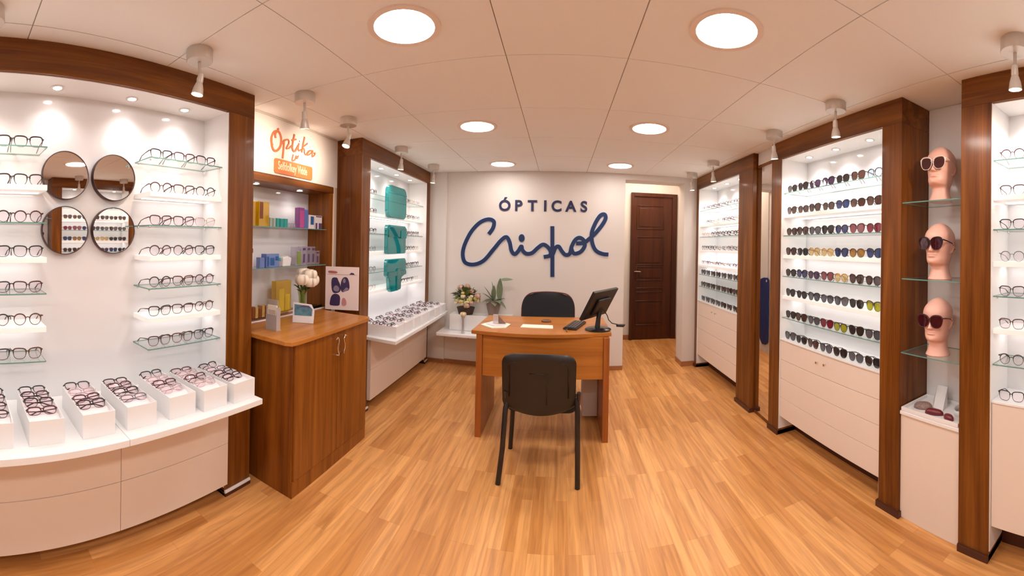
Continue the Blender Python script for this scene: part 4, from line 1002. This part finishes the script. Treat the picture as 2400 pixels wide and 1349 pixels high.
def leaf(bm, p0, d, L_, W_, droop=0.3, mi=0, up_=(0, 0, 1)):
    d = Vector(d).normalized(); s = d.cross(Vector(up_)); s = s.normalized() if s.length > 1e-3 else Vector((1, 0, 0)); n_ = s.cross(d)
    pr = None
    for i in range(7):
        u = i/6; c = Vector(p0) + d*L_*u + Vector((0, 0, -droop*L_*u*u)); w_ = W_*math.sin(PI*min(1, u*0.92 + 0.08))**0.8*0.5
        a, b, m = bm.verts.new(c + s*w_ + n_*w_*0.25), bm.verts.new(c - s*w_ + n_*w_*0.25), bm.verts.new(c)
        if pr:
            for q in ((pr[0], a, m, pr[2]), (pr[2], m, b, pr[1])):
                f = bm.faces.new(q); f.smooth = True; f.material_index = mi
        pr = (a, b, m)
bm = new()
for k in range(10):
    a = k*2.4; leaf(bm, (-1.78 + 0.02*math.cos(a), 2.25 + 0.02*math.sin(a), 1.10 + 0.005*k), (math.cos(a)*0.6, math.sin(a), 0.7), 0.085, 0.03, 0.2)
obj('leaves', bm, M_LEAF, t)
def rose(c, r, parent, m, name='rose', squash=0.95):
    bm = new(); bmesh.ops.create_icosphere(bm, subdivisions=2, radius=r*0.62, matrix=Matrix.Translation(c) @ Matrix.Diagonal((1, 1, squash, 1)))
    for layer, (np_, rr, tz) in enumerate(((3, 0.62, 0.25), (4, 0.80, 0.0), (5, 0.95, -0.18))):
        for k in range(np_):
            a = 2*PI*k/np_ + layer*0.7; pr = None
            for i in range(6):
                v = -0.95 + 1.75*i/5; row = []
                for j in range(6):
                    h = a + (j/5 - 0.5)*2*PI/np_*1.25
                    rad = r*rr*math.cos(v*0.95)*(1 + 0.10*max(0, v)) + r*0.04*layer
                    row.append(bm.verts.new((c[0] + rad*math.cos(h), c[1] + rad*math.sin(h), c[2] + r*(math.sin(v*0.95)*0.95*squash + tz*0.25))))
                if pr:
                    for j in range(5): bm.faces.new((pr[j], pr[j+1], row[j+1], row[j])).smooth = True
                pr = row
    for f in bm.faces: f.smooth = True
    return obj(name, bm, m, parent)
for c, r in (((-1.74, 2.19, 1.215), 0.052), ((-1.72, 2.255, 1.245), 0.056), ((-1.75, 2.325, 1.20), 0.055), ((-1.79, 2.27, 1.255), 0.05), ((-1.70, 2.24, 1.195), 0.047)):
    rose(c, r, t, M_ROSE)

# ------------------------------------------------------------------ sign above the niche
OPT=[[(2.038, 2.289), (2.052, 2.296)], [(1.99, 2.166), (1.975, 2.194), (1.98, 2.229), (2.004, 2.264), (2.038, 2.278), (2.064, 2.266), (2.08, 2.23), (2.075, 2.183), (2.047, 2.146), (2.013, 2.132), (1.99, 2.147), (1.978, 2.179), (1.977, 2.217)], [(2.019, 2.224), (2.016, 2.252), (2.029, 2.272)], [(2.069, 2.178), (2.092, 2.202), (2.115, 2.23)], [(2.112, 2.221), (2.108, 2.165), (2.099, 2.093)], [(2.112, 2.221), (2.139, 2.237), (2.163, 2.238), (2.167, 2.216), (2.146, 2.185), (2.141, 2.172), (2.171, 2.181), (2.195, 2.202)], [(2.231, 2.296), (2.216, 2.243), (2.208, 2.192), (2.221, 2.169), (2.247, 2.178), (2.278, 2.222)], [(2.197, 2.245), (2.254, 2.263)], [(2.287, 2.241), (2.278, 2.202), (2.285, 2.183), (2.311, 2.196)], [(2.29, 2.256), (2.294, 2.258)], [(2.355, 2.303), (2.337, 2.243), (2.322, 2.177)], [(2.395, 2.262), (2.362, 2.240), (2.333, 2.218), (2.352, 2.206), (2.357, 2.180), (2.378, 2.170), (2.42, 2.209)], [(2.455, 2.213), (2.42, 2.209), (2.386, 2.181), (2.4, 2.171), (2.435, 2.19), (2.463, 2.217), (2.456, 2.19), (2.457, 2.169), (2.485, 2.187), (2.495, 2.204), (2.474, 2.198)], [(2.222, 2.143), (2.21, 2.096), (2.242, 2.108), (2.257, 2.137), (2.267, 2.122), (2.283, 2.145)]]
CRI=[[(-0.869, 1.612), (-0.817, 1.69), (-0.81, 1.768), (-0.881, 1.793), (-0.986, 1.749), (-1.091, 1.635), (-1.169, 1.476), (-1.19, 1.353), (-1.155, 1.258), (-1.047, 1.238), (-0.924, 1.291), (-0.804, 1.432), (-0.718, 1.537), (-0.653, 1.581), (-0.611, 1.522), (-0.586, 1.419), (-0.547, 1.377), (-0.505, 1.413), (-0.467, 1.473), (-0.452, 1.426), (-0.405, 1.386), (-0.337, 1.396), (-0.27, 1.457), (-0.211, 1.498), (-0.16, 1.479), (-0.116, 1.421), (-0.124, 1.369), (-0.196, 1.351)], [(-0.1, 1.721), (-0.088, 1.115)], [(-0.132, 1.361), (-0.093, 1.379), (-0.058, 1.461), (-0.019, 1.478), (0.02, 1.423), (0.063, 1.382), (0.114, 1.396), (0.137, 1.485), (0.178, 1.562), (0.229, 1.589), (0.281, 1.556), (0.29, 1.488), (0.241, 1.419), (0.164, 1.4), (0.129, 1.468)], [(0.188, 1.52), (0.281, 1.53), (0.34, 1.574), (0.407, 1.635), (0.491, 1.739), (0.537, 1.826), (0.523, 1.875), (0.471, 1.858), (0.413, 1.763), (0.373, 1.643), (0.384, 1.524), (0.428, 1.439), (0.506, 1.401), (0.58, 1.394)], [(-0.466, 1.593), (-0.465, 1.548)]]
def stroke(bm, P, r, fn, d0, d1, cap=True):
    P = crom(P); n = len(P); Lf, Rt = [], []
    for i in range(n):
        a, b = P[max(0, i-1)], P[min(n-1, i+1)]; tx, ty = b[0]-a[0], b[1]-a[1]; l = math.hypot(tx, ty) or 1
        rr = r(i/(n-1)) if callable(r) else r
        nx, ny = -ty/l*rr, tx/l*rr
        Lf.append((P[i][0]+nx, P[i][1]+ny)); Rt.append((P[i][0]-nx, P[i][1]-ny))
    sg = 1 if d1 > d0 else -1
    def vv(l, d): return [bm.verts.new(fn(p[0], p[1], d + (sg*0.000015*k if d == d1 else 0))) for k, p in enumerate(l)]
    A, B, A2, B2 = vv(Lf, d0), vv(Rt, d0), vv(Lf, d1), vv(Rt, d1)
    for i in range(n-1):
        for q in ((A[i], A[i+1], B[i+1], B[i]), (A2[i], B2[i], B2[i+1], A2[i+1]), (A[i], A2[i], A2[i+1], A[i+1]), (B[i], B[i+1], B2[i+1], B2[i])): bm.faces.new(q)
    bm.faces.new((A[0], B[0], B2[0], A2[0])); bm.faces.new((A[-1], A2[-1], B2[-1], B[-1]))
def text_obj(s, size, fn_loc, rot, m, name, parent, ext=0.003, sx=1.0, offset=0.0, space=1.0):
    cu = bpy.data.curves.new(name, 'FONT'); cu.body = s; cu.size = size; cu.extrude = ext; cu.offset = offset; cu.space_character = space
    tmp = bpy.data.objects.new('tmp', cu); C.objects.link(tmp)
    dg = bpy.context.evaluated_depsgraph_get(); dg.update()
    me = bpy.data.meshes.new_from_object(tmp.evaluated_get(dg)); bpy.data.objects.remove(tmp)
    me.materials.clear(); me.materials.append(m); me.name = name
    me.transform(Matrix.Diagonal((sx, 1, 1, 1)))
    o = bpy.data.objects.new(name, me); C.objects.link(o)
    o.parent = parent; o.location = Vector(fn_loc) - (Vector(parent.location) if parent else Vector()); o.rotation_euler = rot
    return o
t = thing('wall_lettering', 'orange brush lettering Optika over an orange plate on the left wall', 'wall sign', (-1.87, 2.23, 2.1))
bm = new(); YZ = lambda a, b, d: (d, a, b)
for i, s_ in enumerate(OPT):
    stroke(bm, s_, (lambda u: 0.0075) if i in (0, 1, 2, 4, 6, 10) else 0.0055, YZ, -1.8695, -1.862 - 0.0003*i)
obj('brush_lettering', bm, M_OR, t)
bm = new(); prism(bm, rrect(0.445, 0.105, 0.016, 5, 2.233, 2.030), YZ, -1.8695, -1.8615); obj('plate', bm, M_ORP, t)
text_obj('Selfdolkey Vidde', 0.085, (-1.861, 2.045, 2.008), (PI/2, 0, PI/2), M_CREAM, 'plate_lettering', t, 0.001, 0.60, 0.0012)
# main lettering on the back wall
t = thing('wall_lettering', 'large navy lettering on the white back wall, capitals above flowing script', 'wall sign', (-0.2, 4.60, 1.6))
XZ = lambda a, b, d: (a, d, b)
bm = new()
for i, s_ in enumerate(CRI[:4]): 
    stroke(bm, s_, 0.0235 if i < 4 else (lambda u: 0.036*math.sin(PI*(0.22 + 0.56*u))), XZ, 4.5995, 4.590 - 0.0004*i)
prism(bm, [(-0.4655 + 0.036*math.cos(2*PI*k/28), 1.572 + 0.047*math.sin(2*PI*k/28)) for k in range(28)], XZ, 4.5995, 4.588)
obj('script_lettering', bm, M_NAVY, t)
bm = new()
prism(bm, [(-0.4655 + 0.042*math.cos(2*PI*k/28), 1.572 + 0.053*math.sin(2*PI*k/28)) for k in range(28)], XZ, 4.5998, 4.5955)
for i, s_ in enumerate(CRI[:4]): stroke(bm, s_, 0.0300 if i < 4 else (lambda u: 0.042*math.sin(PI*(0.22 + 0.56*u))), XZ, 4.5998, 4.596 - 0.0002*i)
obj('script_glow_outline', bm, M_HALO, t)  # pale blue outline imitates the glow around the script
LET = [('\u00d3', -0.752), ('P', -0.560), ('T', -0.398), ('I', -0.212), ('C', -0.118), ('A', 0.058), ('S', 0.233)]
for ch, x in LET:
    text_obj(ch, 0.178, (x, 4.594, 1.902), (PI/2, 0, 0), M_NAVY2, 'letter', t, 0.003, 1.0, 0.0055)

# ------------------------------------------------------------------ desk
DK = thing('office_desk', 'wooden office desk with bowed top and panel legs in the middle of the shop', 'desk', (-0.12, 3.2, 0))
bm = new(); fr = [(-0.672 + 1.082*k/16, 2.905 + 0.05*k/16 - 0.055*math.sin(PI*k/16)) for k in range(17)]
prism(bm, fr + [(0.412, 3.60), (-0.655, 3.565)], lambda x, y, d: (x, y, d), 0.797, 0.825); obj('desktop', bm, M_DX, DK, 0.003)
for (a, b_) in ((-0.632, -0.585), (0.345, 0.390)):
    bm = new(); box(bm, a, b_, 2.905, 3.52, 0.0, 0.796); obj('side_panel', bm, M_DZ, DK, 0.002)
bm = new(); box(bm, -0.584, 0.344, 2.925, 2.945, 0.475, 0.796); obj('modesty_panel', bm, M_DX, DK, 0.002)
bm = new(); box(bm, 0.215, 0.343, 3.28, 3.52, 0.04, 0.79); obj('drawer_unit', bm, plain('pale_grey', (0.62, 0.52, 0.48), 0.5), DK, 0.002)

# monitor
MO = thing('computer_monitor', 'black computer monitor seen from behind, tilted, at the right of the desk', 'monitor', (0.31, 3.07, 0.825))
bm = new(); lathe(bm, [(0.0, 0.0), (0.105, 0.0), (0.105, 0.006), (0.095, 0.012), (0.03, 0.018), (0.0, 0.018)], (0, 0, 0), 32, cap=False)
bm.transform(Matrix.Translation((0.315, 3.07, 0.826))); obj('base', bm, M_BLACKG, MO, smooth=True)
bm = new(); tube(bm, [(0.31, 3.075, 0.84), (0.318, 3.08, 0.92), (0.335, 3.09, 1.0)], [0.022, 0.018, 0.022], 10); obj('neck', bm, M_BLACKG, MO, smooth=True)
_x = Vector((0.57, 0.82, 0)).normalized(); _u = Vector((0.39, -0.27, 0.88)).normalized(); _y = _u.cross(_x)
MT = Matrix.Translation((0.325, 3.085, 1.035)) @ Matrix((_x, _y, _u)).transposed().to_4x4()
# local: x width, z height, screen toward +y? back toward -y
bm = new(); box(bm, -0.20, 0.20, -0.014, 0.012, -0.128, 0.128); bm.transform(MT); obj('casing', bm, M_BLACK, MO, 0.005)
bm = new(); box(bm, -0.185, 0.185, 0.0125, 0.0135, -0.112, 0.116); bm.transform(MT); obj('screen', bm, M_BLACKG, MO)
bm = new(); box(bm, -0.10, 0.10, -0.034, -0.012, -0.09, 0.06); bm.transform(MT); obj('rear_housing', bm, M_BLACK, MO, 0.012)
t = tag(obj('power_cable', (lambda b: (tube(b, [(0.36, 3.10, 0.98), (0.40, 3.16, 0.92), (0.415, 3.2, 0.88), (0.45, 3.25, 0.84), (0.52, 3.30, 0.815)], 0.004, 8), tube(b, [(0.50, 3.29, 0.812), (0.56, 3.31, 0.805), (0.575, 3.31, 0.815)], [0.012, 0.014, 0.006], 8), b)[2])(new()), M_BLACK, smooth=True), 'black power cable with plug hanging over the right edge of the desk', 'cable')
bm = new(); box(bm, -0.16, 0.16, -0.055, 0.055, 0, 0.014); bm.transform(Matrix.Translation((0.135, 3.20, 0.8255)) @ Matrix.Rotation(math.radians(72), 4, 'Z'))
KB = thing('keyboard', 'black keyboard lying beside the monitor on the desk', 'keyboard', (0.135, 3.20, 0.8255)); obj('body', bm, M_BLACK, KB, 0.003)
bm = new()
for i in range(12):
    for j in range(4):
        box(bm, -0.15 + 0.0252*i, -0.128 + 0.0252*i, -0.045 + 0.0235*j, -0.025 + 0.0235*j, 0.0142, 0.019)
bm.transform(Matrix.Translation((0.135, 3.20, 0.8255)) @ Matrix.Rotation(math.radians(72), 4, 'Z')); obj('keys', bm, M_BLACKG, KB)
bm = new(); tube(bm, [(0.10, 3.06, 0.832), (0.075, 3.02, 0.845), (0.055, 2.99, 0.84), (0.065, 2.96, 0.8295)], 0.003, 6); tag(obj('cable', bm, M_BLACK), 'thin black cable curling off the keyboard on the desk', 'cable')
# papers and holder on the desk
bm = new(); prism(bm, [(-0.64, 3.10), (-0.53, 2.99), (-0.42, 3.03), (-0.40, 3.17), (-0.55, 3.28)], lambda x, y, d: (x, y, d), 0.8255, 0.8345)
tag(obj('note_pad', bm, M_PAPER, None, 0.001), 'cream paper pad at the left corner of the desk', 'note pad')
bm = new(); prism(bm, [(-0.60, 3.12), (-0.52, 3.04), (-0.44, 3.07), (-0.43, 3.16), (-0.54, 3.23)], lambda x, y, d: (x, y, d), 0.835, 0.841)
tag(obj('note_pad', bm, M_WB, None, 0.001), 'smaller white pad lying on the cream paper pad', 'note pad')
t = thing('card_holder', 'clear acrylic card holder with dark cards on the paper pads', 'card holder', (-0.50, 3.13, 0.842))
bm = new(); box(bm, -0.54, -0.495, 3.11, 3.14, 0.842, 0.915); obj('holder', bm, M_ACR, t, 0.002)
bm = new(); prism(bm, [(-0.493, 0.842), (-0.435, 0.845), (-0.47, 0.88), (-0.493, 0.905)], XZ, 3.12, 3.135); obj('cards', bm, plain('cards_brown', (0.2, 0.12, 0.09), 0.5), t)
bm = new(); prism(bm, [(-0.31, 3.09), (-0.045, 3.08), (-0.05, 3.20), (-0.30, 3.21)], lambda x, y, d: (x, y, d), 0.8255, 0.829)
tag(obj('paper_sheet', bm, M_PAPER), 'white paper sheet at the middle of the desk', 'paper')
bm = new(); lathe(bm, [(0.0, 0), (0.035, 0), (0.038, 0.008), (0.02, 0.018), (0.0, 0.02)], (0, 0, 0), 20, cap=False); bm.transform(Matrix.Translation((-0.11, 3.36, 0.8255)) @ Matrix.Diagonal((1.2, 1, 1, 1)))
tag(obj('computer_mouse', bm, M_BRASS, smooth=True), 'small dark rounded mouse behind the paper sheet on the desk', 'mouse')

# ------------------------------------------------------------------ visitor chair
CH = thing('visitor_chair', 'black visitor chair seen from behind in front of the desk', 'chair', (-0.11, 2.55, 0))
def shell(parent, name, cx, y_of, w, z0, z1, th, m, wob=0.03, top_r=0.07, bulge=0.03, n=24):
    bm = new(); F, B = [], []
    nz = 22
    for i in range(nz + 1):
        u = i/nz; z = z0 + (z1 - z0)*u; hw = w/2
        d_ = min(1, (1-u)*(z1-z0)/top_r); hw2 = hw - top_r*(1 - math.sqrt(max(0, 1 - (1-d_)**2))) if d_ < 1 else hw
        d2 = min(1, u*(z1-z0)/(top_r*0.8)); hw2 -= (top_r*0.45*(1 - math.sqrt(max(0, 1 - (1-d2)**2)))) if d2 < 1 else 0
        f, b = [], []
        for j in range(n + 1):
            s_ = -1 + 2*j/n; x = cx + hw2*s_
            zz = z + (-wob*(1 - s_*s_)*(1-u)**2) + 0.012*(1 - s_*s_)*u*u
            y = y_of(u) + bulge*(-(s_*s_) + 0.0)
            e = (1 - abs(s_)**8)*(1 - abs(2*u - 1)**10)
            t2 = th*(0.35 + 0.65*e)
            f.append(bm.verts.new((x, y - t2*0.5, zz))); b.append(bm.verts.new((x, y + t2*0.5, zz)))
        F.append(f); B.append(b)
    for i in range(nz):
        for j in range(n):
            bm.faces.new((F[i][j], F[i][j+1], F[i+1][j+1], F[i+1][j])); bm.faces.new((B[i][j], B[i+1][j], B[i+1][j+1], B[i][j+1]))
        bm.faces.new((F[i][0], F[i+1][0], B[i+1][0], B[i][0])); bm.faces.new((F[i][n], B[i][n], B[i+1][n], F[i+1][n]))
    for j in range(n):
        bm.faces.new((F[0][j], B[0][j], B[0][j+1], F[0][j+1])); bm.faces.new((F[nz][j], F[nz][j+1], B[nz][j+1], B[nz][j]))
    return obj(name, bm, m, parent, smooth=True)
yb = lambda u: 2.400 - 0.075*u
bk = shell(CH, 'backrest', -0.117, yb, 0.462, 0.465, 0.822, 0.036, M_BLACK, 0.035, 0.06, -0.03)
def curve_on(pts, off=0.0):
    return [(-0.117 + x*0.231, yb(u) + 0.03*x*x - 0.018 - off, 0.465 + 0.357*u - 0.03*(1 - x*x)*(1-u)**2) for x, u in pts]
bm = new(); tube(bm, curve_on([(-0.80, 0.25), (-0.80, 0.80), (-0.74, 0.87), (0.74, 0.87), (0.80, 0.80), (0.80, 0.25)]), 0.0045, 6); tube(bm, curve_on([(-0.24, 0.70), (0.22, 0.70), (0.22, 0.18)]), 0.0035, 6)
obj('rib', bm, M_BLACKG, bk)
bm = new(); prism(bm, rrect(0.44, 0.40, 0.05, 6, -0.10, 2.63), lambda x, y, d: (x, y, d), 0.43, 0.475); obj('seat', bm, M_FAB, CH, 0.015, seg=3)
for (p) in ([(-0.36, 2.368, 0.0), (-0.338, 2.385, 0.22), (-0.325, 2.40, 0.46), (-0.318, 2.42, 0.50)], [(0.134, 2.368, 0.0), (0.132, 2.385, 0.22), (0.128, 2.40, 0.46), (0.122, 2.42, 0.54)], [(-0.338, 2.80, 0.0), (-0.325, 2.77, 0.2), (-0.315, 2.74, 0.43)], [(0.150, 2.80, 0.0), (0.145, 2.77, 0.2), (0.14, 2.74, 0.43)]):
    bm = new(); tube(bm, p, [0.017]*len(p), 12); lg = obj('leg', bm, M_BLACKG, CH, smooth=True)
for x in (-0.322, 0.134):
    bm = new(); tube(bm, [(x, 2.74, 0.42), (x, 2.55, 0.43), (x, 2.42, 0.50), (x, 2.39, 0.58)], 0.013, 10); obj('side_rail', bm, M_BLACKG, CH, smooth=True)
# office chair behind the desk
OC = thing('office_chair', 'dark blue-black office chair with rounded back behind the desk', 'chair', (-0.11, 3.95, 0))
yc = lambda u: 3.93 + 0.04*u
shell(OC, 'backrest', -0.112, yc, 0.53, 0.58, 0.998, 0.06, M_FAB, 0.02, 0.12, 0.05)
bm = new(); tube(bm, [(-0.112 + 0.267*x, yc(u) - 0.05*x*x, 0.58 + 0.426*u) for x, u in crom([(1.0, 0.1), (1.0, 0.5), (0.99, 0.68), (0.93, 0.82), (0.82, 0.92), (0.6, 0.985), (0.0, 1.01), (-0.6, 0.985), (-0.82, 0.92), (-0.93, 0.82), (-0.99, 0.68), (-1.0, 0.5), (-1.0, 0.1)], 5)], 0.007, 8); obj('piping', bm, M_REDT, OC, smooth=True)
bm = new(); prism(bm, rrect(0.48, 0.44, 0.08, 6, -0.112, 3.83), lambda x, y, d: (x, y, d), 0.46, 0.54); obj('seat', bm, M_FAB, OC, 0.02, seg=3)
bm = new(); tube(bm, [(-0.112, 3.85, 0.10), (-0.112, 3.85, 0.46)], 0.025, 12); obj('column', bm, M_CHROME, OC)
for k in range(5):
    a = 2*PI*k/5 + 0.3; ex, ey = -0.112 + 0.27*math.cos(a), 3.85 + 0.27*math.sin(a)
    bm = new(); tube(bm, [(-0.112, 3.85, 0.11), (ex, ey, 0.075)], [0.02, 0.014], 8); sp_ = obj('spoke', bm, M_BLACK, OC, smooth=True)
    bm = new(); tube(bm, [(ex - 0.012*math.sin(a), ey + 0.012*math.cos(a), 0.028), (ex + 0.012*math.sin(a), ey - 0.012*math.cos(a), 0.028)], 0.028, 14); obj('caster', bm, M_BLACK, sp_, smooth=True)
bm = new(); tube(bm, [(-0.112, 3.90, 0.48), (-0.112, 4.01, 0.50), (-0.112, 4.0, 0.66)], 0.018, 8); obj('back_bracket', bm, M_BLACK, OC, smooth=True)

# ------------------------------------------------------------------ plants at the back wall
LC = thing('low_console', 'white wall-hung console with a box on top, at the left of the back wall', 'console', (-1.0, 4.45, 0.2))
bm = new(); box(bm, -1.40, -0.62, 4.22, 4.598, 0.42, 0.46); obj('shelf_board', bm, M_LAM, LC, 0.01)
bm = new(); box(bm, -1.29, -0.55, 4.40, 4.598, 0.461, 0.648); obj('planter_box', bm, M_LAM, LC, 0.006)
for x in (-1.27, -1.12, -0.90):
    bm = new(); prism(bm, [(x - 0.04, 0.385), (x + 0.015, 0.385), (x + 0.035, 0.35), (x + 0.03, 0.325), (x, 0.36)], XZ, 4.555, 4.585); obj('hook', bm, M_BRASS, LC, 0.003)
    bm = new(); box(bm, x - 0.03, x + 0.02, 4.58, 4.598, 0.37, 0.42); obj('bracket', bm, M_WALL, LC)
# bouquet
t = thing('flower_arrangement', 'bushy cream, yellow and green flower arrangement in dark basket on the white box', 'potted flowers', (-1.13, 4.50, 0.648))
bm = new(); lathe(bm, [(0.085, 0), (0.10, 0.05), (0.11, 0.08), (0.0, 0.078)], (-1.11, 4.48, 0.6485), 20, cap=False); obj('basket', bm, M_POTD, t, smooth=True)
rnd = random.Random(3)
bm = new()
for k in range(190):
    a = rnd.uniform(0, 2*PI); el = rnd.uniform(-0.5, 1.4); d = (math.cos(a)*math.cos(el), math.sin(a)*math.cos(el)*0.5 - 0.15, math.sin(el)*0.8 + 0.15)
    q_ = rnd.uniform(0.03, 0.115)
    leaf(bm, (-1.10 + d[0]*q_*1.3, 4.45 + d[1]*q_*0.5, 0.845 + d[2]*q_), d, rnd.uniform(0.05, 0.085), rnd.uniform(0.035, 0.055), rnd.uniform(0.0, 0.5), 0 if rnd.random() < 0.42 else 1)
obj('foliage', bm, [M_LEAF, M_LEAF2], t)
for k in range(24):
    a = rnd.uniform(0, 2*PI); rr = rnd.uniform(0.02, 0.15); x = -1.095 + rr*math.cos(a)*1.25; z = 0.80 + rr*math.sin(a)*0.75 + 0.03
    rose((x, 4.38 + rnd.uniform(-0.02, 0.04), z), rnd.uniform(0.020, 0.034), t, [M_FLW, M_FLY, M_FLW, M_FLP][k % 4], 'blossom')
for (x, z) in ((-1.17, 0.97), (-1.09, 0.985), (-1.02, 0.93)):
    rose((x, 4.44, z), 0.036, t, M_FLP, 'blossom')
# little glass vase with one cream bloom
t = thing('bud_vase', 'slim glass vase with one cream tulip on the white console', 'vase of flowers', (-1.12, 4.30, 0.46))
bm = new(); lathe(bm, [(0.026, 0), (0.022, 0.01), (0.014, 0.06), (0.014, 0.14), (0.024, 0.20), (0.022, 0.2), (0.012, 0.14), (0.012, 0.06)], (-1.09, 4.28, 0.4605), 16, cap=False); obj('vase', bm, M_ACR, t, smooth=True)
bm = new(); tube(bm, [(-1.09, 4.28, 0.47), (-1.09, 4.28, 0.66)], 0.004, 6); obj('stem', bm, M_LEAF2, t)
rose((-1.09, 4.28, 0.68), 0.036, t, M_FLW, 'blossom')
# potted plant
t = thing('potted_plant', 'broad-leaved plant in a tapering grey pot right of the flower arrangement', 'potted plant', (-0.79, 4.48, 0.648))
bm = new(); lathe(bm, [(0.0, 0), (0.055, 0), (0.075, 0.08), (0.098, 0.19), (0.092, 0.19), (0.07, 0.17), (0.0, 0.17)], (-0.77, 4.46, 0.6485), 24, cap=False); obj('pot', bm, M_POTG, t, smooth=True)
bm = new()
for (dx, dy, dz, L_, W_, dr_) in ((-0.55, -0.1, 0.9, 0.22, 0.05, 0.05), (-0.1, 0.0, 1, 0.24, 0.045, 0), (0.05, -0.2, 1, 0.20, 0.04, 0.0), (-1, -0.2, 0.35, 0.16, 0.06, 0.5), (1, -0.3, 0.15, 0.17, 0.07, 0.6), (0.5, -0.5, 0.35, 0.15, 0.07, 0.5), (-0.4, -0.6, 0.4, 0.14, 0.06, 0.6), (0.2, -0.6, 0.2, 0.13, 0.07, 0.6), (-0.75, 0, 0.6, 0.18, 0.04, 0.1), (0.9, 0.1, 0.4, 0.16, 0.05, 0.2)):
    leaf(bm, (-0.77, 4.45, 0.82), (dx, dy, dz), L_, W_*1.45, dr_)
leaf(bm, (-0.70, 4.45, 0.83), (0.02, 0, 1), 0.27, 0.075, 0.0, 0, (0, -1, 0)); leaf(bm, (-0.71, 4.45, 1.07), (1, 0, 0.08), 0.17, 0.06, 0.0, 0, (0, -0.6, 1))
obj('leaves', bm, M_LEAFG, t)
print('GLASSES', NG[0], 'OBJECTS', len(SC.objects))
